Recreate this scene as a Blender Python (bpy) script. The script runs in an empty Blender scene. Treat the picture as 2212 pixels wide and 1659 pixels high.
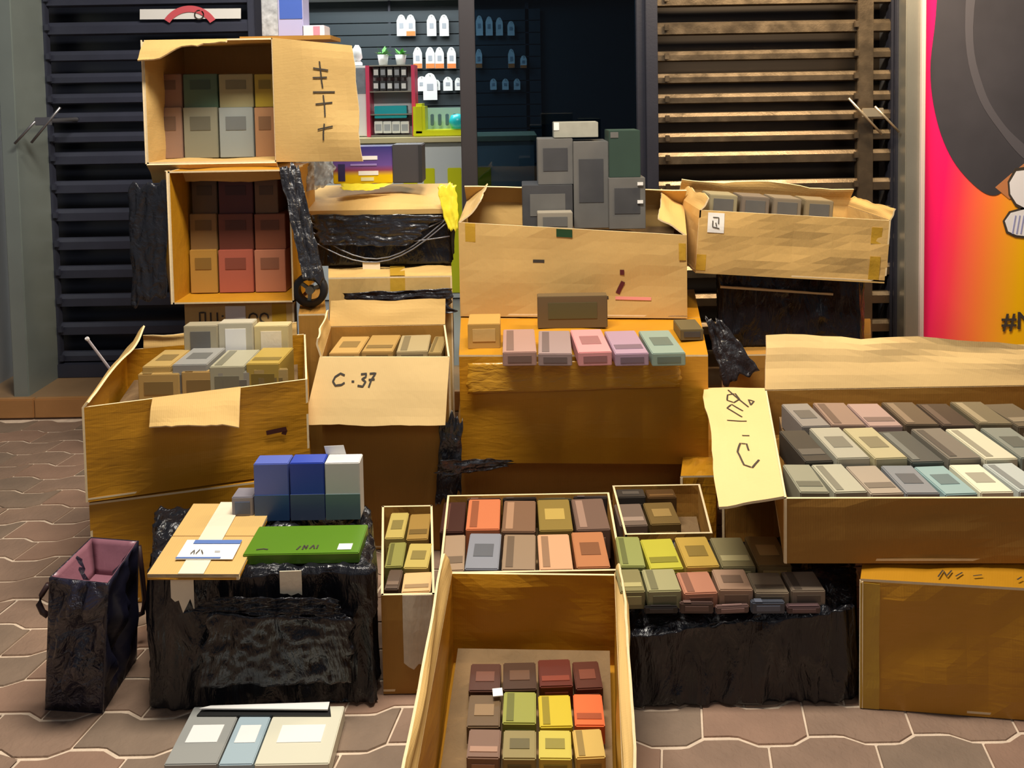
import bpy, bmesh, math, random
from mathutils import Vector, Matrix, noise
R = math.radians
rnd = random.Random(7)
SC = bpy.context.scene
COL = SC.collection

# ---------------------------------------------------------------- camera, world, lights, exposure
F_PX, PITCH, ROLL, CAM_H, PCY = 1650.0, R(2.7), R(1.0), 1.45, 278.0
cam_d = bpy.data.cameras.new('camera')
cam = bpy.data.objects.new('camera', cam_d); COL.objects.link(cam)
cam_d.sensor_width = 36.0; cam_d.sensor_fit = 'HORIZONTAL'
cam_d.lens = F_PX / 2212 * 36.0
cam_d.shift_y = (PCY - 829.5) / 2212
CAM_R = (Matrix.Rotation(R(90) - PITCH, 4, 'X') @ Matrix.Rotation(-ROLL, 4, 'Z'))
cam.matrix_world = Matrix.Translation((0, 0, CAM_H)) @ CAM_R
cam_d.clip_start = 0.05
SC.camera = cam

w = bpy.data.worlds.new('night'); SC.world = w; w.use_nodes = True
w.node_tree.nodes['Background'].inputs[0].default_value = (0.55, 0.60, 0.72, 1)
w.node_tree.nodes['Background'].inputs[1].default_value = 0.12

def area(name, loc, rot, sx, sy, watts, color):
    l = bpy.data.lights.new(name, 'AREA'); l.shape = 'RECTANGLE'; l.size = sx; l.size_y = sy
    l.energy = watts; l.color = color
    o = bpy.data.objects.new(name, l); COL.objects.link(o); o.location = loc; o.rotation_euler = rot
    return o
area('walkway_lamp', (-0.25, 1.80, 3.3), (0, 0, 0), 1.5, 0.4, 112, (1.0, 0.93, 0.82))
area('street_fill_light', (0.6, -2.6, 3.9), (R(62), 0, 0), 1.6, 0.8, 16, (1.0, 0.93, 0.84))  # unseen fill added from the street side to brighten the poster and fronts
area('warm_canopy_lamp', (1.55, 2.75, 2.55), (R(38), 0, 0), 1.0, 0.15, 44, (1.0, 0.78, 0.50))
area('shop_ceiling_lamp', (-1.1, 5.3, 2.62), (0, 0, 0), 1.6, 0.9, 50, (0.93, 0.98, 1.0))
vs = SC.view_settings
vs.view_transform = 'Standard'; vs.look = 'None'; vs.gamma = 1.0; vs.use_curve_mapping = False
SC.display_settings.display_device = 'sRGB'
vs.exposure = 0.35

# ---------------------------------------------------------------- picking points
def ray(px, py):
    v = Vector(((px - 1106) / F_PX, -(py - PCY) / F_PX, -1.0))
    return (CAM_R.to_3x3() @ v)
def at(px, py, d):                      # the point at distance d (world Y) that shows at this pixel
    r = ray(px, py); return Vector((0, 0, CAM_H)) + r * (d / r.y)
def onz(px, py, z):                     # the point at height z that shows at this pixel
    r = ray(px, py); return Vector((0, 0, CAM_H)) + r * ((z - CAM_H) / r.z)
def X(px, d, z=0.4):
    a = at(px, 800, d); b = at(px, 200, d)
    t = (z - b.z) / (a.z - b.z); return b.x + (a.x - b.x) * t
def Z(px, py, d): return at(px, py, d).z

# ---------------------------------------------------------------- materials
def lin(c):
    return tuple(((v / 255) / 12.92 if v / 255 <= 0.04045 else ((v / 255 + 0.055) / 1.055) ** 2.4) for v in c) + (1,)
MATS = {}
def mat(name, rgb, rough=0.6, metal=0.0, var=0.0, vscale=6.0, bump=0.0, bscale=60.0, flute=0.0, emit=0.0, coat=0.0,
        bstretch=(1, 1, 1), spec=0.5, dist=0.004, alpha=1.0, rough_var=0.0, trans=0.0):
    if name in MATS: return MATS[name]
    m = bpy.data.materials.new(name); m.use_nodes = True
    nt = m.node_tree; N = nt.nodes; L = nt.links; b = N['Principled BSDF']
    c = lin(rgb) if max(rgb) > 1.0 else tuple(rgb) + (1,)
    b.inputs['Base Color'].default_value = c
    b.inputs['Roughness'].default_value = rough; b.inputs['Metallic'].default_value = metal
    b.inputs['Specular IOR Level'].default_value = spec
    if coat: b.inputs['Coat Weight'].default_value = coat; b.inputs['Coat Roughness'].default_value = 0.18
    if alpha < 1: b.inputs['Alpha'].default_value = alpha
    if trans: b.inputs['Transmission Weight'].default_value = trans
    if emit: b.inputs['Emission Color'].default_value = c; b.inputs['Emission Strength'].default_value = emit
    tc = N.new('ShaderNodeTexCoord')
    if var:
        n = N.new('ShaderNodeTexNoise'); n.inputs['Scale'].default_value = vscale; n.inputs['Detail'].default_value = 5
        L.new(tc.outputs['Object'], n.inputs['Vector'])
        mx = N.new('ShaderNodeMix'); mx.data_type = 'RGBA'
        lo = tuple(v * (1 - var) for v in c[:3]) + (1,); hi = tuple(min(1, v * (1 + var * 0.7)) for v in c[:3]) + (1,)
        mx.inputs[6].default_value = lo; mx.inputs[7].default_value = hi
        L.new(n.outputs['Fac'], mx.inputs[0]); L.new(mx.outputs[2], b.inputs['Base Color'])
    if rough_var:
        n3 = N.new('ShaderNodeTexNoise'); n3.inputs['Scale'].default_value = 14
        L.new(tc.outputs['Object'], n3.inputs['Vector'])
        mr = N.new('ShaderNodeMapRange'); mr.inputs[1].default_value = 0.3; mr.inputs[2].default_value = 0.7
        mr.inputs[3].default_value = max(0.03, rough - rough_var); mr.inputs[4].default_value = rough + rough_var
        L.new(n3.outputs['Fac'], mr.inputs[0]); L.new(mr.outputs[0], b.inputs['Roughness'])
    last = None
    if bump:
        mp = N.new('ShaderNodeMapping'); mp.inputs['Scale'].default_value = bstretch
        n2 = N.new('ShaderNodeTexNoise'); n2.inputs['Scale'].default_value = bscale; n2.inputs['Detail'].default_value = 6
        n2.inputs['Distortion'].default_value = 0.6
        L.new(tc.outputs['Object'], mp.inputs[0]); L.new(mp.outputs[0], n2.inputs['Vector'])
        bp = N.new('ShaderNodeBump'); bp.inputs['Strength'].default_value = bump; bp.inputs['Distance'].default_value = dist
        L.new(n2.outputs['Fac'], bp.inputs['Height']); last = bp
    if flute:
        wv = N.new('ShaderNodeTexWave'); wv.inputs['Scale'].default_value = 55; wv.inputs['Distortion'].default_value = 1.2
        wv.inputs['Detail'].default_value = 2
        L.new(tc.outputs['UV'], wv.inputs['Vector'])
        bp2 = N.new('ShaderNodeBump'); bp2.inputs['Strength'].default_value = flute; bp2.inputs['Distance'].default_value = 0.002
        L.new(wv.outputs['Fac'], bp2.inputs['Height'])
        if last: L.new(last.outputs[0], bp2.inputs['Normal'])
        last = bp2
    if last: L.new(last.outputs[0], b.inputs['Normal'])
    MATS[name] = m
    return m
KRAFT = mat('kraft_cardboard', (0.60, 0.385, 0.135), 0.75, var=0.10, vscale=4, bump=0.25, bscale=25, flute=0.10, spec=0.25)
KRAFT_PALE = mat('pale_cardboard', (0.72, 0.50, 0.22), 0.75, var=0.07, vscale=5, bump=0.2, bscale=20, flute=0.08, spec=0.25)
KRAFT_AMBER = mat('amber_taped_cardboard', (0.50, 0.225, 0.010), 0.42, var=0.14, vscale=5, bump=0.35, bscale=14, bstretch=(1, 1, 5), flute=0.05, spec=0.5)
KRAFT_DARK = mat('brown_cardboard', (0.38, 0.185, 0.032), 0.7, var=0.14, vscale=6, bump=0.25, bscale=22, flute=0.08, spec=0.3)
EDGE = mat('cut_cardboard_edge', (0.80, 0.62, 0.36), 0.9, var=0.15, vscale=80)
TAPE_BROWN = mat('brown_packing_tape', (0.52, 0.30, 0.03), 0.25, var=0.1, bump=0.4, bscale=30)
AMBER_TAPE = mat('glossy_amber_tape', (0.56, 0.28, 0.025), 0.22, bump=0.7, bscale=16, bstretch=(1, 1, 3), dist=0.01)
TAPE_CLEAR = mat('pale_packing_tape', (0.66, 0.55, 0.40), 0.25, var=0.18, vscale=60, bump=0.6, bscale=50, bstretch=(1, 1, 0.25))
TAPE_CREAM = mat('cream_packing_tape', (0.80, 0.70, 0.52), 0.4, var=0.06, bump=0.3, bscale=30)
BLACK_WRAP = mat('black_plastic_wrap', (0.011, 0.011, 0.014), 0.2, bump=1.0, bscale=18, bstretch=(1, 1, 0.3), dist=0.03, rough_var=0.08, spec=0.45)
BLACK_FILM = mat('torn_black_film', (0.018, 0.018, 0.022), 0.2, bump=1.0, bscale=22, dist=0.012, spec=0.8)
CLEAR_FILM = mat('crumpled_clear_film', (0.55, 0.56, 0.56), 0.18, bump=1.0, bscale=16, dist=0.02, alpha=0.55, spec=0.9, var=0.4, vscale=25)
YELLOW_FILM = mat('yellow_plastic', (0.80, 0.68, 0.04), 0.3, bump=0.6, bscale=30, alpha=0.85)
PAPER = mat('white_paper', (0.80, 0.78, 0.74), 0.6)
INK = mat('marker_ink', (0.05, 0.04, 0.03), 0.5)
INK_BLUE = mat('blue_print', (0.10, 0.18, 0.45), 0.5)
INK_RED = mat('red_print', (0.65, 0.10, 0.12), 0.5)
GRAFT = mat('packing_paper_fill', (0.20, 0.12, 0.05), 0.85, var=0.4, vscale=12, bump=0.8, bscale=15, dist=0.02)
STEEL_DARK = mat('dark_painted_steel', (0.030, 0.031, 0.045), 0.42, metal=0.35, var=0.25, vscale=8, bump=0.12, bscale=90, spec=0.5)
STEEL_LEFT = mat('blue_black_steel', (0.048, 0.052, 0.080), 0.5, metal=0.3, var=0.25, vscale=8)
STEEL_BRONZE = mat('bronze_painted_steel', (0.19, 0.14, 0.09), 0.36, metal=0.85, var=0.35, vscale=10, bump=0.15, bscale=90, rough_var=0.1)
ALU = mat('brushed_aluminium', (0.36, 0.35, 0.30), 0.4, metal=0.7, var=0.2, vscale=4, bstretch=(30, 30, 1), bump=0.15, bscale=30)
ALU_GREEN = mat('grey_green_aluminium', (0.30, 0.34, 0.31), 0.45, metal=0.4, var=0.2, vscale=4)
HANDLE = mat('brass_coloured_bar', (0.72, 0.60, 0.42), 0.3, metal=0.8)

# ---------------------------------------------------------------- object helpers
def link(o, parent=None, kind=None):
    COL.objects.link(o)
    if parent is not None: o.parent = parent
    if kind: o['kind'] = kind
    return o
def thing(name, label, cat, loc=(0, 0, 0), rot=None, group=None):
    o = bpy.data.objects.new(name, None); o.empty_display_size = 0.05
    COL.objects.link(o); o.location = loc
    if rot is not None: o.rotation_euler = rot
    o['label'] = label; o['category'] = cat
    if group: o['group'] = group
    return o
def tag(o, label, cat, group=None):
    o['label'] = label; o['category'] = cat
    if group: o['group'] = group
    return o
def mesh_obj(name, bm, mats, parent=None, smooth=False, kind=None):
    me = bpy.data.meshes.new(name)
    bmesh.ops.recalc_face_normals(bm, faces=bm.faces)
    bm.to_mesh(me); bm.free()
    for m in (mats if isinstance(mats, (list, tuple)) else [mats]): me.materials.append(m)
    if smooth:
        for p in me.polygons: p.use_smooth = True
    return link(bpy.data.objects.new(name, me), parent, kind)

def slab_bm(bm, P, nu, nv, th, edge_mat=1, size=None, face_mat=0):
    """thick sheet: P(u, v, off) gives the point; off is the distance along the outward normal"""
    uvl = bm.loops.layers.uv.verify()
    su, sv = size if size else ((P(1, 0, 0) - P(0, 0, 0)).length, (P(0, 1, 0) - P(0, 0, 0)).length)
    A = [[bm.verts.new(P(i / nu, j / nv, 0)) for i in range(nu + 1)] for j in range(nv + 1)]
    B = [[bm.verts.new(P(i / nu, j / nv, -th)) for i in range(nu + 1)] for j in range(nv + 1)]
    def f(vs, uvs, mi):
        try: fc = bm.faces.new(vs)
        except ValueError: return
        fc.material_index = mi
        for l, uv in zip(fc.loops, uvs): l[uvl].uv = uv
    for j in range(nv):
        for i in range(nu):
            uv = [((i + a) / nu * su, (j + b) / nv * sv) for a, b in ((0, 0), (1, 0), (1, 1), (0, 1))]
            f([A[j][i], A[j][i + 1], A[j + 1][i + 1], A[j + 1][i]], uv, face_mat)
            f([B[j][i], B[j + 1][i], B[j + 1][i + 1], B[j][i + 1]], [uv[0], uv[3], uv[2], uv[1]], face_mat)
    z4 = [(0, 0)] * 4
    for i in range(nu):
        f([A[0][i], B[0][i], B[0][i + 1], A[0][i + 1]], z4, edge_mat)
        f([A[nv][i], A[nv][i + 1], B[nv][i + 1], B[nv][i]], z4, edge_mat)
    for j in range(nv):
        f([A[j][0], A[j + 1][0], B[j + 1][0], B[j][0]], z4, edge_mat)
        f([A[j][nu], B[j][nu], B[j + 1][nu], A[j + 1][nu]], z4, edge_mat)

def patch(p00, p10, p11, p01, amp=0.0, seed=0.0, fr=4.0, hinge=False, bow=0.0, edge_wave=0.0):
    """bilinear patch with gentle buckling; returns P(u,v,off)"""
    p00, p10, p11, p01 = map(Vector, (p00, p10, p11, p01))
    n = ((p10 - p00) + (p11 - p01)).cross((p01 - p00) + (p11 - p10)).normalized()
    def P(u, v, off=0.0):
        p = (p00 * (1 - u) + p10 * u) * (1 - v) + (p01 * (1 - u) + p11 * u) * v
        k = (v if hinge else (4 * v * (1 - v)) ** 0.5 if 0 < v < 1 else 0)
        if not hinge: k *= (4 * u * (1 - u)) ** 0.5 if 0 < u < 1 else 0
        h = noise.noise(Vector((u * fr, v * fr * 0.7, seed))) * amp * k
        h += bow * k * math.sin(math.pi * u)
        if edge_wave: p = p + (p01 - p00).normalized() * edge_wave * v * (noise.noise(Vector((u * 3.1, seed, 3))) + 0.25 * noise.noise(Vector((u * 14, seed, 7))))
        return p + n * (h + off)
    return P

def decal(parent, name, P, u0, u1, v0, v1, m, off=0.0015, th=0.001, n=6, label=None, ragged=0.0):
    bm = bmesh.new()
    def Q(u, v, o=0):
        vv = v0 + (v1 - v0) * v
        if ragged: vv += ragged * (1 - v) * (noise.noise(Vector((u * 6, 1.3, off * 900)))) 
        return P(u0 + (u1 - u0) * u, vv, off + o)
    slab_bm(bm, Q, n, n, th, edge_mat=0)
    o = mesh_obj(name, bm, m, parent)
    if label: o['label'] = label
    return o

def ink(parent, name, P, strokes, width, m=INK, off=0.002):
    """handwritten strokes, in the uv of a face"""
    bm = bmesh.new()
    for st in strokes:
        pts = []
        for a, b in zip(st[:-1], st[1:]):
            for k in range(4): t = k / 4; pts.append((a[0] + (b[0] - a[0]) * t, a[1] + (b[1] - a[1]) * t))
        pts.append(st[-1])
        W = [P(u, v, off) for u, v in pts]
        n = (P(0.6, 0.5, 0) - P(0.4, 0.5, 0)).cross(P(0.5, 0.6, 0) - P(0.5, 0.4, 0)).normalized()
        prev = None
        for i, p in enumerate(W):
            d = (W[min(i + 1, len(W) - 1)] - W[max(i - 1, 0)]); s = d.cross(n).normalized() * width / 2
            q = [bm.verts.new(p - s), bm.verts.new(p + s)]
            if prev: bm.faces.new([prev[0], prev[1], q[1], q[0]])
            prev = q
    return mesh_obj(name, bm, m, parent)

def box_bm(bm, c, s, rz=0.0, bevel=0.0, mi=0, rot=None):
    g = bmesh.ops.create_cube(bm, size=1.0)
    M = Matrix.Translation(c) @ (rot.to_4x4() if rot is not None else Matrix.Rotation(rz, 4, 'Z')) @ Matrix.Diagonal((s[0], s[1], s[2], 1))
    bmesh.ops.transform(bm, matrix=M, verts=g['verts'])
    fs = set(f for v in g['verts'] for f in v.link_faces)
    for f in fs: f.material_index = mi
    if bevel:
        es = list(set(e for f in fs for e in f.edges))
        bmesh.ops.bevel(bm, geom=es, offset=bevel, segments=2, affect='EDGES')
def box(name, c, s, m, parent=None, rz=0.0, bevel=0.0, kind=None, rot=None):
    bm = bmesh.new(); box_bm(bm, Vector(c), s, rz, bevel, rot=rot)
    return mesh_obj(name, bm, m, parent, kind=kind)
def tube_bm(bm, pts, r, seg=8):
    pts = [Vector(p) for p in pts]; rings = []
    for i, p in enumerate(pts):
        d = (pts[min(i + 1, len(pts) - 1)] - pts[max(i - 1, 0)]).normalized()
        a = d.orthogonal().normalized() if abs(d.z) > 0.99 else d.cross(Vector((0, 0, 1))).normalized(); b = d.cross(a)
        rings.append([bm.verts.new(p + (a * math.cos(t) + b * math.sin(t)) * r) for t in [2 * math.pi * k / seg for k in range(seg)]])
    for A, B in zip(rings[:-1], rings[1:]):
        for k in range(seg): bm.faces.new([A[k], A[(k + 1) % seg], B[(k + 1) % seg], B[k]])
    bm.faces.new(rings[0]); bm.faces.new(rings[-1])
def lathe_bm(bm, prof, c, seg=16, axis='Z', caps=True):
    rings = []
    for r, z in prof:
        ring = []
        for k in range(seg):
            t = 2 * math.pi * k / seg; v = Vector((r * math.cos(t), r * math.sin(t), z))
            if axis == 'Y': v = Vector((v.x, v.z, v.y))
            ring.append(bm.verts.new(Vector(c) + v))
        rings.append(ring)
    for A, B in zip(rings[:-1], rings[1:]):
        for k in range(seg): bm.faces.new([A[k], A[(k + 1) % seg], B[(k + 1) % seg], B[k]])
    if caps: bm.faces.new(rings[0]); bm.faces.new(rings[-1])
def poly_prism(name, pts, n, th, m, parent=None, kind=None):
    """flat outline in space extruded along n"""
    bm = bmesh.new(); n = Vector(n)
    a = [bm.verts.new(Vector(p)) for p in pts]; b = [bm.verts.new(Vector(p) + n * th) for p in pts]
    bm.faces.new(a); bm.faces.new(list(reversed(b)))
    for i in range(len(a)): j = (i + 1) % len(a); bm.faces.new([a[i], b[i], b[j], a[j]])
    return mesh_obj(name, bm, m, parent, kind=kind)

TH = 0.006
SIDES = ('front', 'right', 'back', 'left')
def carton(name, label, quad, z0, z1, flaps=None, closed=False, m=KRAFT, flap_m=None, rot=None, seed=0.0, amp=0.012,
           loc=None, top_sag=0.0, fill=None, cat='cardboard box'):
    """quad: front-left, front-right, back-right, back-left in plan (world XY). Flap angle: 0 straight up, 90 out level, 180 hanging."""
    q = [Vector((p[0], p[1])) for p in quad]
    c = sum(q, Vector((0, 0))) / 4
    base = Vector((c.x, c.y, z0)) if loc is None else Vector(loc)
    root = thing(name, label, cat, base, rot)
    q = [p - c for p in q]
    hs = [z - z0 for z in (z1 if isinstance(z1, (list, tuple)) else [z1] * 4)]
    fm = flap_m or m
    faces = {}
    bm = bmesh.new()
    for i in range(4):
        j = (i + 1) % 4
        P = patch((q[i].x, q[i].y, 0), (q[j].x, q[j].y, 0), (q[j].x, q[j].y, hs[j]), (q[i].x, q[i].y, hs[i]), amp, seed + i * 3.7, 3.0)
        faces[SIDES[i]] = P
        slab_bm(bm, P, 10, 8, TH)
    Pb = patch((q[3].x, q[3].y, TH), (q[2].x, q[2].y, TH), (q[1].x, q[1].y, TH), (q[0].x, q[0].y, TH))
    slab_bm(bm, Pb, 2, 2, TH * 0.9)
    mesh_obj('body', bm, [m, EDGE], root)
    for i in range(4):
        if not flaps or SIDES[i] not in flaps: continue
        fl = flaps[SIDES[i]]; ln, ang = fl[0], R(fl[1]); opt = fl[2] if len(fl) > 2 else {}
        j = (i + 1) % 4
        e = (q[j] - q[i]).normalized(); out = Vector((e.y, -e.x, 0))
        d = out * math.sin(ang) + Vector((0, 0, 1)) * math.cos(ang)
        a = Vector((q[i].x, q[i].y, hs[i])); b = Vector((q[j].x, q[j].y, hs[j]))
        e3 = (b - a).normalized()
        s0, s1 = opt.get('skew', (0.0, 0.0))     # shift of the two outer corners along the edge
        l0, l1 = opt.get('len', (ln, ln))
        u0, u1 = opt.get('span', (0.0, 1.0))
        a, b = a + (b - a) * u0, a + (b - a) * u1
        P = patch(a, b, b + d * l1 + e3 * s1, a + d * l0 + e3 * s0, opt.get('amp', 0.02), seed + 11 + i, opt.get('fr', 2.2), hinge=True,
                  bow=opt.get('bow', 0.0), edge_wave=opt.get('wave', 0.01))
        bm = bmesh.new(); slab_bm(bm, P, 16, 8, TH)
        o = mesh_obj('flap', bm, [opt.get('m', fm), EDGE], root)
        faces['flap_' + SIDES[i]] = P
    if closed:
        mid0 = (q[0] + q[3]) / 2; mid1 = (q[1] + q[2]) / 2; hm0 = (hs[0] + hs[3]) / 2; hm1 = (hs[1] + hs[2]) / 2
        g = 0.0015
        A = patch((q[0].x, q[0].y, hs[0] + TH), (q[1].x, q[1].y, hs[1] + TH), (mid1.x, mid1.y - g, hm1 + TH), (mid0.x, mid0.y - g, hm0 + TH), amp, seed + 21, bow=-top_sag)
        B = patch((mid0.x, mid0.y + g, hm0 + TH), (mid1.x, mid1.y + g, hm1 + TH), (q[2].x, q[2].y, hs[2] + TH), (q[3].x, q[3].y, hs[3] + TH), amp, seed + 25, bow=-top_sag)
        for P in (A, B):
            bm = bmesh.new(); slab_bm(bm, P, 10, 6, TH); mesh_obj('flap', bm, [fm, EDGE], root)
        T = patch((q[0].x, q[0].y, hs[0] + TH), (q[1].x, q[1].y, hs[1] + TH), (q[2].x, q[2].y, hs[2] + TH), (q[3].x, q[3].y, hs[3] + TH))
        faces['top'] = T
    if fill is not None:
        zf = fill - z0
        P = patch((q[0].x * .9, q[0].y * .9, zf), (q[1].x * .9, q[1].y * .9, zf), (q[2].x * .9, q[2].y * .9, zf), (q[3].x * .9, q[3].y * .9, zf), 0.0, seed)
        bm = bmesh.new(); slab_bm(bm, P, 8, 8, max(0.01, zf - TH - 0.002)); mesh_obj('packing_paper', bm, GRAFT, root)
    root['h'] = max(hs)
    return root, faces

def wrapped(name, label, quad, z0, z1, m=BLACK_WRAP, seed=0.0, amp=0.012, n=26, parent=None, cat='wrapped box', sag=0.0):
    """a box wrapped in crinkled plastic: one body with raised folds"""
    q = [Vector((p[0], p[1])) for p in quad]; c = sum(q, Vector((0, 0))) / 4
    hs = [z - z0 for z in (z1 if isinstance(z1, (list, tuple)) else [z1] * 4)]
    root = thing(name, label, cat, (c.x, c.y, z0)) if parent is None else parent
    off = Vector((0, 0, 0)) if parent is None else Vector((c.x, c.y, z0)) - parent.location
    q = [p - c for p in q]
    bm = bmesh.new()
    bmesh.ops.create_cube(bm, size=2.0)
    bmesh.ops.subdivide_edges(bm, edges=bm.edges[:], cuts=n, use_grid_fill=True)
    for v in bm.verts:
        u, w_, t = (v.co.x + 1) / 2, (v.co.y + 1) / 2, (v.co.z + 1) / 2
        rr = 0.035
        p2 = (q[0] * (1 - u) + q[1] * u) * (1 - w_) + (q[3] * (1 - u) + q[2] * u) * w_
        h = ((hs[0] * (1 - u) + hs[1] * u) * (1 - w_) + (hs[3] * (1 - u) + hs[2] * u) * w_)
        cub = Vector((abs(v.co.x), abs(v.co.y), abs(v.co.z)))
        nr = Vector((v.co.x if cub.x > .999 else 0, v.co.y if cub.y > .999 else 0, v.co.z if cub.z > .999 else 0)).normalized()
        p = Vector((p2.x, p2.y, h * t))
        s = Vector((p.x * 7 + seed, p.y * 7, p.z * 4 + seed))
        rid = 1 - abs(noise.noise(s * 1.0)) * 2
        fine = 1 - abs(noise.noise(Vector((p.x * 24 + seed, p.y * 24, p.z * 5 + rid)))) * 2
        k = (rid * 0.5 + fine * 0.5 - 0.5)
        edges = sum(1 for a in cub if a > 0.999)
        pull = -0.012 if edges == 2 else (-0.02 if edges == 3 else 0)
        if t < 0.001: k = min(k, 0) * 0; nr = Vector((nr.x, nr.y, 0))
        p += nr * (k * amp + pull * 0.7)
        p.z = max(0.001, p.z)
        if sag: p.z -= sag * math.sin(math.pi * u) * t
        v.co = p + off
    o = mesh_obj('wrapping', bm, m, root, smooth=True)
    P = patch(Vector((q[0].x, q[0].y, 0)) + off, Vector((q[1].x, q[1].y, 0)) + off, Vector((q[1].x, q[1].y, hs[1])) + off, Vector((q[0].x, q[0].y, hs[0])) + off)
    T = patch(Vector((q[0].x, q[0].y, hs[0])) + off, Vector((q[1].x, q[1].y, hs[1])) + off, Vector((q[2].x, q[2].y, hs[2])) + off, Vector((q[3].x, q[3].y, hs[3])) + off)
    return root, {'front': P, 'top': T}

def film(name, parent, corners, amp, m, seed=0.0, nu=24, nv=30, ragged=0.15, fr=7.0, label=None):
    """a hanging sheet of crumpled film; corners are world points, parent has no rotation"""
    base = parent.location if parent is not None else Vector((0, 0, 0))
    c = [Vector(p) - base for p in corners]
    n = ((c[1] - c[0])).cross(c[3] - c[0]).normalized()
    def P(u, v, off=0.0):
        du = ragged * noise.noise(Vector((v * 5, seed, 0))) * (2 * u - 1)
        dv = ragged * noise.noise(Vector((u * 5, seed, 9))) * (2 * v - 1)
        uu, vv = u + du, v + dv
        p = (c[0] * (1 - uu) + c[1] * uu) * (1 - vv) + (c[3] * (1 - uu) + c[2] * uu) * vv
        s = Vector((u * fr, v * fr * .6, seed))
        h = (1 - 2 * abs(noise.noise(s))) * .6 + (1 - 2 * abs(noise.noise(s * 2.7))) * .3 + (1 - 2 * abs(noise.noise(s * 6))) * .12
        return p + n * (h * amp + off)
    bm = bmesh.new(); slab_bm(bm, P, nu, nv, 0.0008, edge_mat=0)
    o = mesh_obj(name, bm, m, parent, smooth=True)
    if label: o['label'] = label
    return o

# ================================================================ SETTING
# ---- paved ground
PAVE = mat('clay_paver', (0.265, 0.168, 0.112), 0.8, var=0.32, vscale=11, bump=0.8, bscale=70)
PAVE2 = mat('clay_paver_brown', (0.225, 0.155, 0.105), 0.8, var=0.32, vscale=13, bump=0.5, bscale=90)
PAVE3 = mat('clay_paver_pink', (0.295, 0.175, 0.115), 0.8, var=0.3, vscale=9, bump=0.5, bscale=90)
SAND = mat('joint_sand', (0.74, 0.58, 0.43), 0.95, var=0.3, vscale=30, bump=0.5, bscale=200)
floor = box('floor', (0, 0.9, -0.0535), (9.0, 5.6, 0.10), SAND, kind='structure')
PL, PW, AMPW = 0.236, 0.104, 0.011
def wavy(x):                                   # the zigzag joint, the same in every row
    t = (x / (PL)) % 1.0
    return AMPW * (1 if t < 0.32 else 1 - (t - 0.32) / 0.18 * 2 if t < 0.5 else -1 if t < 0.82 else -1 + (t - 0.82) / 0.18 * 2)
def paver_mesh(phase):
    bm = bmesh.new(); g = 0.0036; xs = [g + (PL - 2 * g) * k / 12 for k in range(13)]
    lo = [(x - PL / 2, wavy(x + phase) - PW / 2 + g * 1.5) for x in xs]; hi = [(x - PL / 2 + 0.02, wavy(x + 0.02 + phase) + PW / 2 - g * 1.5) for x in xs]
    out = lo + hi[::-1]
    top = [bm.verts.new((x, y, 0.0)) for x, y in out]; ins = []
    cx, cy = sum(x for x, y in out) / len(out), sum(y for x, y in out) / len(out)
    bot = [bm.verts.new((x + (x - cx) * 0.02, y + (y - cy) * 0.04, -0.006)) for x, y in out]
    bm.faces.new(top)
    for i in range(len(top)): j = (i + 1) % len(top); bm.faces.new([top[i], bot[i], bot[j], top[j]])
    me = bpy.data.meshes.new('paver'); bmesh.ops.recalc_face_normals(bm, faces=bm.faces); bm.to_mesh(me); bm.free()
    return me
pm = {}
for ph in (0, 1):
    for k, mm in enumerate((PAVE, PAVE2, PAVE3)):
        me = paver_mesh(0 if ph == 0 else PL / 2); me.materials.append(mm); pm[ph, k] = me
fieldbm = bmesh.new(); singles = []
for r in range(-12, 33):
    y = r * PW + 0.02
    if y > 3.42: continue
    for c in range(-17, 18):
        x = c * PL + (PL / 2 if r % 2 else 0) + 0.05
        vis = (-2.35 < x < -0.95 and 1.42 < y < 3.42 and x > -0.70 * y - .1) or (-0.95 <= x < 1.25 and 1.42 < y < 1.86)
        k = rnd.choice((0, 0, 1, 2)); tilt = rnd.uniform(-0.0012, 0.0008)
        if vis: singles.append((x, y, r % 2, k, tilt))
        else:
            xs = [x - PL / 2 + 0.0035, x + PL / 2 - 0.0035]; xm = x
            n = 6; lo = [xs[0] + (xs[1] - xs[0]) * i / n for i in range(n + 1)]
            base = c * 0 + (x - PL / 2)
            ph = 0 if r % 2 == 0 else PL / 2
            a = [fieldbm.verts.new((xx, y + wavy(xx - base + ph) - PW / 2 + .0035, tilt)) for xx in lo]
            b = [fieldbm.verts.new((xx + .02, y + wavy(xx - base + .02 + ph) + PW / 2 - .0035, tilt)) for xx in lo]
            fieldbm.faces.new(a + b[::-1])
for x, y, ph, k, t in singles[:300]:
    o = link(bpy.data.objects.new('paver', pm[ph, k]), floor); o.location = (x, y, t)
f2 = mesh_obj('paver_field', fieldbm, PAVE, floor); f2['kind'] = 'stuff'

# ---- raised shop floor / step
STEP = mat('orange_tile_step', (0.46, 0.22, 0.075), 0.35, var=0.3, vscale=5, bump=0.2, bscale=30, bstretch=(0.2, 1, 1))
STEP_T = mat('brown_tile_step', (0.33, 0.20, 0.10), 0.35, var=0.3, vscale=5, bump=0.2, bscale=30, bstretch=(0.2, 1, 1))
D = 3.72
step = box('trim_1', (0, 3.60, 0.045), (9.0, 0.34, 0.092), STEP_T, kind='structure', bevel=0.004)
nb = bmesh.new()
for k in range(-9, 10): box_bm(nb, Vector((k * 0.4, 3.432, 0.05)), (0.397, 0.03, 0.088), bevel=0.004)
mesh_obj('nosing', nb, STEP, step)

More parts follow.
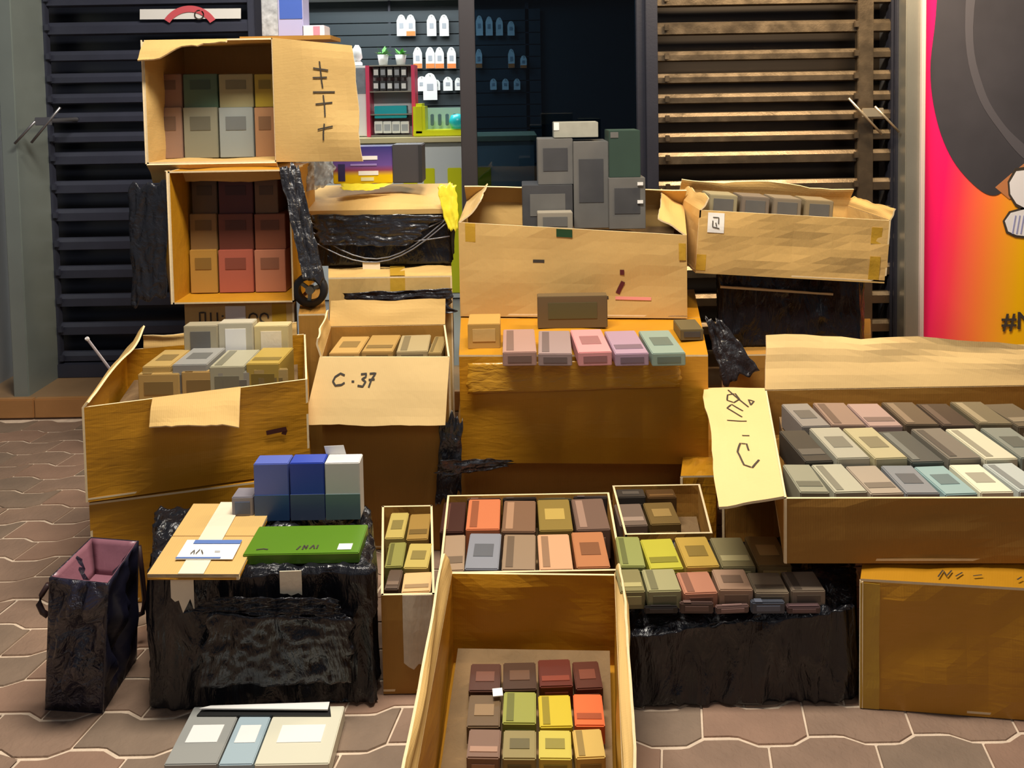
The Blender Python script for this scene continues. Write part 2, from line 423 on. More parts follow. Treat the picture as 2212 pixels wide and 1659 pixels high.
# ---- posts of the shop front
zt = 3.0
def post(name, px0, px1, d, th, m, zb=0.06, py=500):
    a, b = at(px0, py, d), at(px1, py, d)
    return box(name, ((a.x + b.x) / 2, d + th / 2, (zt + zb) / 2), (b.x - a.x, th, zt - zb), m, kind='structure', bevel=0.004)
WALL_L = mat('pale_left_wall', (0.34, 0.33, 0.31), 0.7, var=0.1)
a = at(-600, 500, D); b = at(12, 500, D)
box('wall_left', ((a.x + b.x) / 2, D + 0.0, 1.5), (b.x - a.x, 0.5, 3.0), WALL_L, kind='structure')
post('trim_2', 12, 46, D - 0.26, 0.24, ALU_GREEN, zb=0.0)
post('trim_3', 46, 74, D - 0.10, 0.12, STEEL_LEFT)
post('trim_4', 1955, 1990, D - 0.12, 0.16, ALU)
post('trim_5', 1990, 1998, D - 0.14, 0.18, mat('pale_edge_strip', (0.62, 0.50, 0.48), 0.5))
post('trim_6', 1932, 1955, D - 0.05, 0.10, STEEL_DARK)

# ---- grilles
LINES = [-76, -14, 48, 110, 158, 202, 243, 286, 328, 390, 450, 512, 573, 634, 695, 757]
def grille(name, label, px0, px1, d, stiles, m, pxref, dots, back_m):
    xa, xb = at(px0, 450, d).x, at(px1, 450, d).x
    root = thing(name, label, 'grille', ((xa + xb) / 2, d, 0.09))
    bx, bz = root.location.x, root.location.z
    bm = bmesh.new(); box_bm(bm, Vector((0, 0.13, 1.45)), (xb - xa, 0.01, 2.9)); mesh_obj('back_panel', bm, back_m, root)
    zs = [Z(pxref, y, d) for y in LINES]
    zs = [zs[0] + 0.28, zs[0] + 0.14] + zs
    for k, z in enumerate(zs):
        h = 0.052 if (zs[min(k + 1, len(zs) - 1)] - z) < -0.12 else 0.040
        bm = bmesh.new()
        # folded profile: sloping lip on top, flat face, return at the foot
        L2 = (xb - xa) / 2 - 0.01
        prof = [(0.0, 0.006), (-0.008, 0.003), (-0.020, -0.014), (-0.020, -h), (-0.004, -h - 0.006), (0.02, -h - 0.006), (0.02, 0.0)]
        A = [bm.verts.new((-L2, y, z - bz + q)) for y, q in prof]; B = [bm.verts.new((L2, y, z - bz + q)) for y, q in prof]
        bm.faces.new(A); bm.faces.new(B[::-1])
        for i in range(len(prof)): j = (i + 1) % len(prof); bm.faces.new([A[i], B[i], B[j], A[j]])
        mesh_obj('slat', bm, m, root)
    for s0, s1 in stiles:
        p, q_ = at(s0, 450, d - 0.03), at(s1, 450, d - 0.03)
        box('stile', ((p.x + q_.x) / 2 - bx, -0.012, 1.45), (q_.x - p.x, 0.035, 2.9), m if px0 < 600 or 1500 < s0 < 1900 else STEEL_DARK, root, bevel=0.003)
    for px in dots:
        for z in zs:
            box('bracket', (at(px, 450, d).x - bx, -0.034, z - bz - 0.02), (0.022, 0.014, 0.03), m, root, bevel=0.002)
    box('bottom_rail', (0, -0.012, 0.035), (xb - xa, 0.05, 0.07), m, root, bevel=0.004)
    return root
GBACK = mat('dark_door_behind_grille', (0.012, 0.014, 0.022), 0.3)
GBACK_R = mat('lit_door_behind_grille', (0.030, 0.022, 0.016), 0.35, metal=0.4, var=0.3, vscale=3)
gl = grille('folding_grille', 'dark blue-black slatted metal grille on the left of the shop entrance', 74, 562, D,
            [(74, 96), (108, 116), (548, 562)], STEEL_LEFT, 330, [57 + 30, 128], GBACK)
gr = grille('folding_grille', 'bronze slatted metal grille lit warm, between the glass door and the pink poster', 1398, 1935, D,
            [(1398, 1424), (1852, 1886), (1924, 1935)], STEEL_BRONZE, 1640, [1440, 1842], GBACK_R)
# closing piece between left grille and the opening
post('trim_7', 562, 586, D, 0.1, STEEL_DARK)

# pull handles: two slanting bars joined by a plate
def pull(label, bars, plate, m, o=0.0):
    p0 = at(*bars[0][0], D - 0.09 - o)
    root = thing('pull_handle', label, 'door handle', p0)
    for (a, b) in bars:
        bm = bmesh.new(); tube_bm(bm, [at(*a, D - 0.09 - o) - p0, at(*b, D - 0.09 - o) - p0], 0.006); mesh_obj('bar', bm, m, root, smooth=True)
    A, B = at(*plate[0], D - 0.085 - o) - p0, at(*plate[1], D - 0.085 - o) - p0
    bm = bmesh.new(); box_bm(bm, (A + B) / 2, (abs(B.x - A.x), 0.01, abs(A.z - B.z) + .01), bevel=.002); mesh_obj('plate', bm, m, root)
    bm = bmesh.new(); tube_bm(bm, [(A + B) / 2, (A + B) / 2 + Vector((0, 0.06 + o, 0))], 0.01); mesh_obj('stem', bm, m, root)
pull('brass bar handle crossing the right-hand stile of the bronze grille', [((1833, 212), (1905, 290)), ((1890, 230), (1942, 285))], ((1862, 236), (1908, 250)), HANDLE)
pull('dull steel bar handle crossing the left-hand stile of the blue-black grille', [((76, 262), (32, 310)), ((130, 232), (68, 308))], ((76, 256), (112, 268)),
     mat('dull_steel', (0.30, 0.29, 0.30), 0.35, metal=0.8), 0.20)

# notice on the left grille
A = at(302, 20, D - 0.03); B = at(520, 41, D - 0.03)
sg = thing('notice_sign', 'narrow white notice strip with a red ring at the top of the left grille', 'sign', ((A.x + B.x) / 2, D - 0.03, B.z))
def lp(px, py, off=0.0): return at(px, py, D - 0.03 - off) - sg.location
bm = bmesh.new(); slab_bm(bm, patch(lp(302, 42), lp(520, 40), lp(520, 18), lp(302, 20)), 2, 1, 0.004, 0); mesh_obj('board', bm, PAPER, sg)
def arc(name, cx, cy, r0, r1, a0, a1, m):
    bm = bmesh.new(); prev = None
    for k in range(25):
        t = R(a0 + (a1 - a0) * k / 24); q_ = [bm.verts.new(lp(cx + r * math.cos(t), cy - r * math.sin(t), 0.004)) for r in (r0, r1)]
        if prev: bm.faces.new([prev[0], prev[1], q_[1], q_[0]])
        prev = q_
    mesh_obj(name, bm, m, sg)
arc('red_ring', 410, 78, 52, 66, 33, 147, INK_RED); arc('black_ring', 430, 32, 8, 11, 0, 360, INK)

# ---- glass door (tinted) and its frame
gm = bpy.data.materials.new('tinted_glass'); gm.use_nodes = True
nt = gm.node_tree; nt.nodes.clear()
o_ = nt.nodes.new('ShaderNodeOutputMaterial'); tr = nt.nodes.new('ShaderNodeBsdfTransparent'); gs = nt.nodes.new('ShaderNodeBsdfGlossy')
mx = nt.nodes.new('ShaderNodeMixShader'); fr = nt.nodes.new('ShaderNodeFresnel'); fr.inputs[0].default_value = 1.5
tr.inputs[0].default_value = (0.22, 0.32, 0.40, 1); gs.inputs['Roughness'].default_value = 0.03
nt.links.new(fr.outputs[0], mx.inputs[0]); nt.links.new(tr.outputs[0], mx.inputs[1]); nt.links.new(gs.outputs[0], mx.inputs[2]); nt.links.new(mx.outputs[0], o_.inputs[0])
xa, xb = at(996, 300, D).x, at(1398, 300, D).x
dr = thing('glass_door', 'sliding door of dark tinted glass in a black frame', 'door', ((xa + xb) / 2, D, 0.09)); dr['kind'] = 'thing'
hw = (xb - xa) / 2
box('pane', (0, 0.02, 1.45), (2 * hw - 0.06, 0.008, 2.8), gm, dr)
sw = at(1030, 300, D).x - xa
box('stile', (-hw + sw / 2, 0.02, 1.45), (sw, 0.05, 2.9), mat('brown_black_frame', (0.05, 0.045, 0.05), 0.4, metal=.3), dr, bevel=0.004)
box('stile', (hw - 0.025, 0.02, 1.45), (0.05, 0.05, 2.9), STEEL_DARK, dr, bevel=0.004)
box('bottom_rail', (0, 0.02, 0.06), (2 * hw - 0.08, 0.045, 0.12), STEEL_DARK, dr, bevel=0.004)

# ---- shop interior
SLATW = mat('teal_grey_slatwall', (0.022, 0.036, 0.044), 0.5, var=0.1)
SWHITE = mat('white_paint', (0.62, 0.64, 0.66), 0.6)
BW = 6.45
box('wall_back', (-0.6, BW + 0.06, 1.5), (5.2, 0.1, 3.0), mat('dark_backing', (0.02, 0.03, 0.035), 0.7), kind='structure')
wb = bpy.data.objects['wall_back']
zz = 0.6
while zz < 2.15:                               # slatwall boards with grooves between
    box('slatwall_board', (-1.05, BW - 0.03, zz), (2.6, 0.02, 0.092), SLATW, wb)
    zz += 0.1
box('trim_8', (-0.6, BW - 0.10, 2.28), (5.2, 0.2, 0.09), SWHITE, kind='structure')
box('trim_9', (-0.6, BW - 0.02, 2.62), (5.2, 0.06, 0.56), SWHITE, kind='structure')
box('wall_side_left', (-2.95, 5.1, 1.5), (0.1, 2.7, 3.0), SWHITE, kind='structure')
box('wall_side_right', (1.9, 5.1, 1.5), (0.1, 2.7, 3.0), mat('dim_side_wall', (0.08, 0.08, 0.09), 0.7), kind='structure')
box('ceiling', (-0.5, 5.1, 2.95), (5.0, 2.75, 0.08), SWHITE, kind='structure')
box('shop_floor_slab', (-0.5, 5.1, 0.045), (5.0, 2.66, 0.08), mat('grey_floor_tile', (0.25, 0.25, 0.25), 0.3), kind='structure').name = 'floor_shop'
bm = bmesh.new(); box_bm(bm, Vector((at(1138, 60, BW).x, BW - .03, 1.6)), (0.03, 0.02, 1.3)); mesh_obj('slatwall_joint', bm, STEEL_DARK, wb)
bm = bmesh.new(); xj = at(843, 60, BW).x; box_bm(bm, Vector((xj, BW - .028, 1.6)), (0.02, 0.02, 1.3)); mesh_obj('slatwall_joint', bm, STEEL_DARK, wb)

PACK_W = mat('white_blister_pack', (0.78, 0.80, 0.78), 0.4)
PACK_O = mat('orange_print', (0.80, 0.22, 0.05), 0.4)
PACK_G = mat('grey_print', (0.35, 0.38, 0.42), 0.5)
def hang_pack(px, y0, y1, wpx, orange, label, group, d=BW - 0.09):
    c = at(px, y1, d); top = at(px, y0, d); hh = top.z - c.z; ww = wpx * d / F_PX
    root = thing('hanging_pack', label, 'package', c, group=group)
    bm = bmesh.new(); pts = [(-ww / 2, 0), (ww / 2, 0), (ww / 2, hh * .72), (ww * .28, hh * .94), (ww * .1, hh), (-ww * .1, hh), (-ww * .28, hh * .94), (-ww / 2, hh * .72)]
    A = [bm.verts.new((x, -0.012, z)) for x, z in pts]; B = [bm.verts.new((x, 0.012, z)) for x, z in pts]
    bm.faces.new(A); bm.faces.new(B[::-1])
    for i in range(8): j = (i + 1) % 8; bm.faces.new([A[i], B[i], B[j], A[j]])
    mesh_obj('card', bm, PACK_W, root)
    if orange: box('print_band', (0, -0.013, hh * .12), (ww * .96, 0.003, hh * .22), PACK_O, root)
    box('print_panel', (0, -0.013, hh * .48), (ww * .45, 0.003, hh * .25), PACK_G, root)
    bm = bmesh.new(); tube_bm(bm, [(0, 0.09, hh * .93), (0, -0.03, hh * .93)], 0.003, 6); mesh_obj('hook', bm, ALU, root)
ord_ = ['first', 'second', 'third', 'fourth', 'fifth', 'sixth', 'seventh', 'eighth', 'ninth', 'tenth', 'eleventh', 'twelfth']
for k, (px, o) in enumerate([(868, 0), (888, 1), (933, 0), (960, 0)]):
    hang_pack(px, 32, 78, 20, o, f'white hanging pack on the top row of the lit slatwall, {ord_[k]} from the left', 'packs on the top row of hooks')
for k, (px, o) in enumerate([(903, 1), (930, 1), (950, 1), (976, 1)]):
    hang_pack(px, 102, 148, 19, o, f'white pack with orange foot on the second row of hooks, {ord_[k]} from the left', 'packs on the second row of hooks')
for k, (px, y0, y1, wp) in enumerate([(912, 165, 197, 22), (930, 158, 216, 30), (943, 172, 195, 16), (968, 166, 196, 20), (990, 168, 195, 14)]):
    hang_pack(px, y0, y1, wp, 0, f'small grey-white pack on the third row of hooks, {ord_[k]} from the left', 'packs on the third row of hooks', BW - 0.09 - (0.02 * (k % 2)))
for k, (px, y0) in enumerate([(1036, 34), (1057, 36), (1079, 38), (1104, 46)]):
    hang_pack(px, y0, 77, 15, 0, f'white pack on the top row seen dim behind the tinted glass, {ord_[k]} from the left', 'packs behind the tinted glass')
for k, (px, y0) in enumerate([(1035, 106), (1105, 106), (1131, 120)]):
    hang_pack(px, y0, 147, 14, 1, f'white pack on the second row seen dim behind the tinted glass, {ord_[k]} from the left', 'packs behind the tinted glass')
for k, px in enumerate([1066, 1092, 1117]):
    hang_pack(px, 170, 194, 14, 0, f'small pack on the third row seen dim behind the tinted glass, {ord_[k]} from the left', 'packs behind the tinted glass')

# counter with lit top and yellow-white doors
YEL = mat('acid_yellow_panel', (0.66, 0.70, 0.01), 0.35)
CD = 5.0
zc = Z(870, 296, CD)
xa, xb = at(660, 300, CD).x, at(1160, 300, CD).x
ct = thing('shop_counter', 'white shop counter with acid yellow panels inside the lit shop', 'counter', ((xa + xb) / 2, CD, 0.09))
box('worktop', (0, 0.25, zc - 0.09 - 0.02), (xb - xa, 0.56, 0.035), mat('pale_wood_top', (0.62, 0.56, 0.33), 0.4), ct, bevel=.003)
box('body', (0, 0.27, (zc - 0.13) / 2), (xb - xa - 0.04, 0.5, zc - 0.14), mat('pale_counter_panel', (0.60, 0.66, 0.68), 0.5), ct)
for p0, p1 in ((914, 938), (966, 996), (870, 900), (1030, 1060)):
    u, v_ = at(p0, 350, CD).x - ct.location.x, at(p1, 350, CD).x - ct.location.x
    bm = bmesh.new(); box_bm(bm, Vector(((u + v_) / 2, 0.014, (zc - 0.30) / 2 + 0.02)), (v_ - u, 0.012, zc - 0.34), bevel=.004); mesh_obj('yellow_panel', bm, YEL, ct)
def small_box(name, label, cat, px0, px1, y0, y1, d, dep, m, m2=None, group=None, band=None):
    A, B = at(px0, y1, d), at(px1, y0, d)
    root = thing(name, label, cat, ((A.x + B.x) / 2, d + dep / 2, A.z), group=group)
    w_, h_ = B.x - A.x, B.z - A.z
    bm = bmesh.new(); box_bm(bm, Vector((0, 0, h_ / 2)), (w_, dep, h_), bevel=min(.003, w_ * .05)); mesh_obj('body', bm, m, root)
    if m2 is not None:
        b0 = band or (0.12, 0.88, 0.2, 0.75)
        box('print_panel', (w_ * ((b0[0] + b0[1]) / 2 - .5), -dep / 2 - .001, h_ * (b0[2] + b0[3]) / 2), (w_ * (b0[1] - b0[0]), 0.002, h_ * (b0[3] - b0[2])), m2, root)
    return root
# display rack: two red posts, shelves and stock
RED = mat('crimson_panel', (0.72, 0.06, 0.14), 0.35)
BLK = mat('black_stock', (0.03, 0.032, 0.035), 0.4, var=0.5, vscale=40)
TEAL = mat('teal_carton', (0.01, 0.36, 0.42), 0.4)
RD = 5.1
A = at(794, 290, RD); B = at(896, 140, RD)
rk = thing('display_rack', 'crimson-sided display rack with black stock on the shop counter', 'display rack', ((A.x + B.x) / 2, RD, zc + .0))
W2, H2 = (B.x - A.x) / 2, B.z - zc
box('side_post', (-W2 + .012, 0.06, H2 / 2), (0.024, 0.16, H2), RED, rk); box('side_post', (W2 - .012, 0.06, H2 / 2), (0.024, 0.16, H2), RED, rk)
box('back_board', (0, 0.135, H2 / 2), (2 * W2 - .05, 0.01, H2), SWHITE, rk)
for f in (0.0, 0.30, 0.62, 0.985): box('shelf', (0, 0.06, H2 * f + .005), (2 * W2 - .05, 0.14, 0.008), ALU, rk)
for k in range(5):
    for f in (0.63, 0.82):
        small_box('stock_box', f'small black stock box in the {"upper" if f > .7 else "lower"} part of the crimson rack, {ord_[k]} from the left', 'box',
                  806 + k * 15, 818 + k * 15, 290 - 150 * (f + .14 if f < .7 else f + .15), 290 - 150 * f, RD + .01, .05, BLK, PACK_G if k % 2 else PACK_W, 'black stock on the crimson rack')
small_box('teal_carton', 'teal carton lying in the crimson display rack', 'box', 809, 878, 228, 256, RD, .08, TEAL)
for k in range(4):
    small_box('white_carton', f'small white carton at the foot of the crimson rack, {ord_[k]} from the left', 'box', 809 + k * 19, 826 + k * 19, 262, 288, RD + .0, .06, PACK_W, PACK_G, 'white cartons at the foot of the crimson rack')
# yellow framed display with a glass case
A = at(892, 300, CD + .02); B = at(1010, 222, CD + .02)
yd = thing('display_case', 'acid yellow framed glass case with pale teal devices on the counter', 'display case', ((A.x + B.x) / 2, CD + .08, zc))
W2, H2 = (B.x - A.x) / 2, B.z - zc
bm = bmesh.new(); box_bm(bm, Vector((-W2 + .04, .05, H2 / 2)), (0.08, 0.2, H2), bevel=.02); mesh_obj('side_panel', bm, YEL, yd)
box('base', (0, .05, .02), (2 * W2, 0.2, .04), YEL, yd, bevel=.005)
box('back_board', (0.04, .14, H2 * .45), (2 * W2 - .08, 0.01, H2 * .8), mat('pale_teal_board', (0.42, 0.66, 0.64), 0.4), yd)
for k in range(5): box('device', (-W2 + .12 + k * .05, .04, .04 + H2 * .30), (.022, .03, H2 * .36), mat('slate_device', (0.12, 0.22, 0.26), .3), yd, bevel=.004)
bm = bmesh.new(); lathe_bm(bm, [(0.0, 0), (.045, 0), (.06, .05), (.045, .09), (0.0, .1)], (W2 - .07, .0, .045)); mesh_obj('teal_bowl', bm, mat('bright_teal', (0.02, 0.55, 0.60), .3), yd, smooth=True)
# white stand, left of the rack
ws = small_box('white_stand', 'white stand with a grey photo panel left of the crimson rack', 'stand', 742, 792, 142, 294, CD + .12, .12, PACK_W, mat('photo_grey', (0.20, 0.24, 0.27), .5, var=.6, vscale=20), band=(.45, .95, .6, .97))
# potted plants and a lamp-shaped white ornament stand on the rack and stand
LEAF = mat('fresh_green_leaf', (0.10, 0.38, 0.06), 0.5, var=.4, vscale=30)
def plant(px, py, label):
    c = at(px, py, RD + .06); root = thing('potted_plant', label, 'plant', c)
    bm = bmesh.new(); lathe_bm(bm, [(.001, 0), (.028, 0), (.038, .07), (.033, .07), (.001, .06)], (0, 0, 0)); mesh_obj('pot', bm, PACK_W, root, smooth=True)
    r2 = random.Random(px)
    for k in range(16):
        t = r2.uniform(0, 6.28); el = r2.uniform(.1, 1.2); ln = r2.uniform(.05, .09)
        d_ = Vector((math.cos(t) * math.cos(el), math.sin(t) * math.cos(el), math.sin(el)))
        s = d_.cross(Vector((0, 0, 1))).normalized() * .016; b0 = Vector((0, 0, .065))
        bm = bmesh.new(); vs_ = [bm.verts.new(v) for v in (b0, b0 + d_ * ln * .5 + s, b0 + d_ * ln, b0 + d_ * ln * .5 - s)]
        bm.faces.new([vs_[0], vs_[1], vs_[2]]); bm.faces.new([vs_[0], vs_[2], vs_[3]])
        vs_[2].co.z -= .01; mesh_obj('leaf', bm, LEAF, root)
plant(828, 141, 'small green plant in a white pot on the crimson rack, the left one of two')
plant(866, 141, 'small green plant in a white pot on the crimson rack, the right one of two')
c = at(772, 141, CD + .18); on = thing('white_ornament', 'white cone-shaped ornament on the white stand', 'ornament', c)
bm = bmesh.new(); lathe_bm(bm, [(.001, 0), (.035, 0), (.035, .015), (.02, .03), (.036, .05), (.028, .11), (.012, .135), (.001, .135)], (0, 0, 0)); mesh_obj('body', bm, PACK_W, on, smooth=True)

# ---- pink to orange poster wall
pmz = bpy.data.materials.new('pink_orange_print'); pmz.use_nodes = True
nt = pmz.node_tree; b = nt.nodes['Principled BSDF']; tc = nt.nodes.new('ShaderNodeTexCoord'); sp = nt.nodes.new('ShaderNodeSeparateXYZ')
cr = nt.nodes.new('ShaderNodeValToRGB'); b.inputs['Roughness'].default_value = .35
nt.links.new(tc.outputs['UV'], sp.inputs[0])
ma = nt.nodes.new('ShaderNodeMath'); ma.operation = 'MULTIPLY_ADD'; ma.inputs[1].default_value = -0.30; nt.links.new(sp.outputs[1], ma.inputs[0]); nt.links.new(sp.outputs[0], ma.inputs[2])
nt.links.new(ma.outputs[0], cr.inputs[0]); nt.links.new(cr.outputs[0], b.inputs['Base Color'])
e = cr.color_ramp.elements; e[0].position = -0.0; e[0].color = (0.95, 0.012, 0.14, 1); e[1].position = 0.42; e[1].color = (0.92, 0.50, 0.0, 1)
x_ = e.new(0.08); x_.color = (1.0, 0.05, 0.10, 1); x_ = e.new(0.22); x_.color = (1.0, 0.22, 0.05, 1)
pa, pb = at(1999, 400, D - .10), at(2700, 400, D - .10)
zb_, zt_ = 0.1, 2.9
box('wall_right', ((pa.x + pb.x) / 2 + .0, D + .09, 1.5), (pb.x - pa.x, 0.3, 3.0), WALL_L, kind='structure')
po = thing('poster', 'large pink to orange poster with dark curl and #N lettering on the right wall', 'poster', ((pa.x + pb.x) / 2, D - .08, zb_))
hw = (pb.x - pa.x) / 2
bm = bmesh.new(); P = patch((-hw, -.01, 0), (hw, -.01, 0), (hw, -.01, zt_ - zb_), (-hw, -.01, zt_ - zb_)); slab_bm(bm, P, 1, 1, .01, 0, size=(pb.x - pa.x, 1.0)); mesh_obj('print', bm, pmz, po)
def pp(px, py, off): v = at(px, py, D - .092 - off) - po.location; return v
def shape(name, pts, m, off):
    return poly_prism(name, [pp(x, y, off) for x, y in pts], (0, 1, 0), .0015, m, po)
def smooth_pts(pts, n=6):
    out = []; k = len(pts)
    for i in range(k):
        p0, p1, p2, p3 = [Vector(pts[(i + j) % k]) for j in (-1, 0, 1, 2)]
        for t in [j / n for j in range(n)]:
            out.append(tuple(0.5 * ((2 * p1) + (p2 - p0) * t + (2 * p0 - 5 * p1 + 4 * p2 - p3) * t * t + (3 * p1 - p0 - 3 * p2 + p3) * t ** 3)))
    return out
shape('dark_curl', smooth_pts([(2032, -300), (2024, 0), (2010, 150), (2024, 260), (2058, 345), (2110, 405), (2150, 422), (2185, 395), (2230, 360), (2330, 250), (2400, -100), (2300, -300)]),
      mat('charcoal_print', (0.055, 0.052, 0.062), .4, var=.4, vscale=3), .001)
shape('curl_highlight', smooth_pts([(2105, -200), (2085, 60), (2110, 200), (2165, 290), (2215, 345), (2230, 330), (2170, 270), (2125, 190), (2102, 60), (2130, -200)]), mat('grey_print_line', (0.09, 0.085, 0.10), .4), .003)
shape('brown_tip', [(2150, 405), (2185, 375), (2230, 340), (2230, 420), (2180, 430)], mat('tan_print', (0.50, 0.20, 0.08), .4), .002)
WH = mat('white_letter_print', (0.78, 0.78, 0.84), .4)
for nm, pts in (('outlined_letter', [(2181, 395), (2196, 370), (2260, 362), (2300, 440), (2215, 450), (2196, 440), (2183, 420)]), ('outlined_letter', [(2171, 478), (2184, 460), (2215, 452), (2300, 452), (2300, 520), (2196, 508), (2178, 500)])):
    cx_, cy_ = sum(p[0] for p in pts) / len(pts), sum(p[1] for p in pts) / len(pts)
    o = shape(nm, [(cx_ + (x - cx_) * 1.06 - 2, cy_ + (y - cy_) * 1.16) for x, y in pts], INK, .003)
    o2 = shape('letter_fill', pts, WH, .005); o2.parent = o
for k in range(7):
    x0 = 2186 + k * 9; o2 = shape('hatch_line', [(x0, 505), (x0 + 3, 506), (x0 + 10, 466), (x0 + 7, 465)], mat('blue_hatch', (0.30, 0.32, 0.55), .4), .0065)
cu = bpy.data.curves.new('lettering', 'FONT'); cu.body = '#N'; cu.size = 0.118; cu.extrude = .001; cu.offset = 0.0015
tmp = bpy.data.objects.new('tmp', cu); COL.objects.link(tmp); dg = bpy.context.evaluated_depsgraph_get()
me_ = bpy.data.meshes.new_from_object(tmp.evaluated_get(dg)); bpy.data.objects.remove(tmp); me_.materials.clear(); me_.materials.append(INK)
lt = link(bpy.data.objects.new('lettering', me_), po); v = pp(2164, 711, .004); lt.location = v; lt.rotation_euler = (R(90), 0, 0)

# ================================================================ BOXES
def XY(px, d, z=0.4): return (X(px, d, z), d)

# --- tall hidden supports first: carton column at the back left (C), then B and A on it
cC, fC = carton('cardboard_box', 'brown cardboard box printed with symbols under the box with yellow inner edge', [XY(400, 2.82, .6), XY(636, 2.80, .6), XY(640, 3.12, .6), XY(440, 3.12, .6)], 0.002, 0.685, closed=True, m=KRAFT, seed=2)
F = fC['front']
decal(cC, 'label_sticker', F, .375, .56, .82, .985, PAPER, label='white sticker with pink print')
decal(cC, 'sticker_print', F, .42, .54, .85, .885, INK_RED, off=.003)
decal(cC, 'label_sticker', F, .52, .80, .78, .865, TAPE_CREAM, off=.002)
decal(cC, 'packing_tape', F, .80, .93, .0, 1.0, TAPE_BROWN, off=.001)
def sym_ring(u, v, r): return [(u + r * math.cos(t / 8 * 6.283) * .8, v + r * math.sin(t / 8 * 6.283) * .5) for t in range(7)]
ink(cC, 'printed_symbol', F, [[(.14, .86), (.14, .95), (.19, .95), (.19, .86)], [(.24, .95), (.24, .88), (.27, .86), (.30, .88), (.30, .95)], [(.34, .93), (.36, .93)],
                              sym_ring(.63, .92, .05), sym_ring(.73, .92, .05), [(.10, .84), (.15, .84)], [(.24, .84), (.30, .84)]], .006)

def side_carton(name, label, px0, px1, ytop, ybot, d, depth, flaps, m, seed, pxr=None):
    """a carton on its side, its mouth toward the street"""
    x0, x1 = X(px0, d, 1.2), X(px1, d, 1.2); pm_ = (px0 + px1) / 2
    zt_, zb_ = Z(pm_, ytop, d), Z(pm_, ybot, d)
    hwid, hh = (x1 - x0) / 2, (zt_ - zb_) / 2
    root, f = carton(name, label, [(-hwid, -hh), (hwid, -hh), (hwid, hh), (-hwid, hh)], 0.0, depth, flaps=flaps, m=m, rot=(R(90), 0, 0),
                     loc=((x0 + x1) / 2, d + depth, (zt_ + zb_) / 2), seed=seed)
    return root, f
cB, fB = side_carton('cardboard_box', 'open cardboard box on its side with torn black film on both sides', 362, 626, 368, 655, 2.78, .34,
                     {'left': (.05, 150, {'wave': .02})}, KRAFT_AMBER, 5)
# black film torn from B
film('torn_film', cB, [at(290, 655, 2.85), at(366, 640, 2.8), at(368, 388, 2.8), at(284, 405, 2.86)], .018, BLACK_FILM, 3.0, fr=4, ragged=.07)
film('torn_film', cB, [at(650, 606, 2.70), at(700, 612, 2.76), at(640, 358, 2.80), at(598, 362, 2.76)], .022, BLACK_FILM, 8.0, fr=5, ragged=.07)
for o in [c for c in cB.children if c.name.startswith('torn_film')]:   # these were laid out in world axes
    o.data.transform(cB.matrix_basis.inverted() @ Matrix.Translation(cB.location))

cA, fA = side_carton('cardboard_box', 'topmost open cardboard box on its side with its big flap swung out right', 318, 598, 84, 352, 2.86, .36,
                     {'right': (.335, 84, {'amp': .03, 'skew': (-.0, -.035), 'len': (.335, .30)}), 'front': (.085, 128, {'wave': .01}),
                      'back': (.10, -48, {'span': (.35, .98), 'len': (.02, .1), 'wave': .03}), 'left': (.05, 165, {'wave': .03})}, KRAFT, 9)
P = fA['flap_right']
# on this face u runs up the box edge and v outward; letters as in the photo, read with the head turned
def up(st): return [[(1 - y, x) for x, y in s] for s in st]
ink(cA, 'marker_writing', P, up([[(.50, .22), (.68, .23)], [(.49, .30), (.66, .29)], [(.58, .16), (.60, .38)], [(.48, .42), (.74, .41)], [(.50, .52), (.70, .50)], [(.60, .44), (.61, .62)], [(.60, .68), (.58, .82)], [(.52, .73), (.70, .70)]]), .0055, off=-TH - .003)

# V: narrow khaki carton between C and the C-37 box, with the black wheel on it
cV, fV = carton('cardboard_box', 'khaki cardboard box with a black wheel lying on it, behind the C-37 box', [XY(646, 2.72, .6), XY(706, 2.72, .6), XY(700, 3.1, .6), XY(655, 3.1, .6)], 0.002, .66, closed=True, m=KRAFT_DARK, seed=31)
c0 = at(672, 675, 2.80); wh = thing('black_wheel', 'black rubber wheel with grey hub behind the stacked boxes', 'wheel', (c0.x, c0.y, .668))
bm = bmesh.new(); r_ = .062
for k in range(28):
    pass
lathe_bm(bm, [(.040, -.018), (.058, -.02), (.064, -.01), (.064, .01), (.058, .02), (.040, .018), (.040, -.018)], (0, 0, .066), 28, 'Y', caps=False); mesh_obj('tyre', bm, mat('black_rubber', (.012, .012, .014), .5), wh, smooth=True)
bm = bmesh.new(); lathe_bm(bm, [(.001, -.012), (.016, -.012), (.016, .012), (.001, .012)], (0, 0, .066), 16, 'Y')
for k in range(3):
    t = k * 2.094 + .4; box_bm(bm, Vector((math.cos(t) * .028, 0, .066 + math.sin(t) * .028)), (.034, .01, .012), rot=Matrix.Rotation(-t, 3, 'Y'))
mesh_obj('hub', bm, mat('grey_hub', (.28, .30, .26), .4), wh)

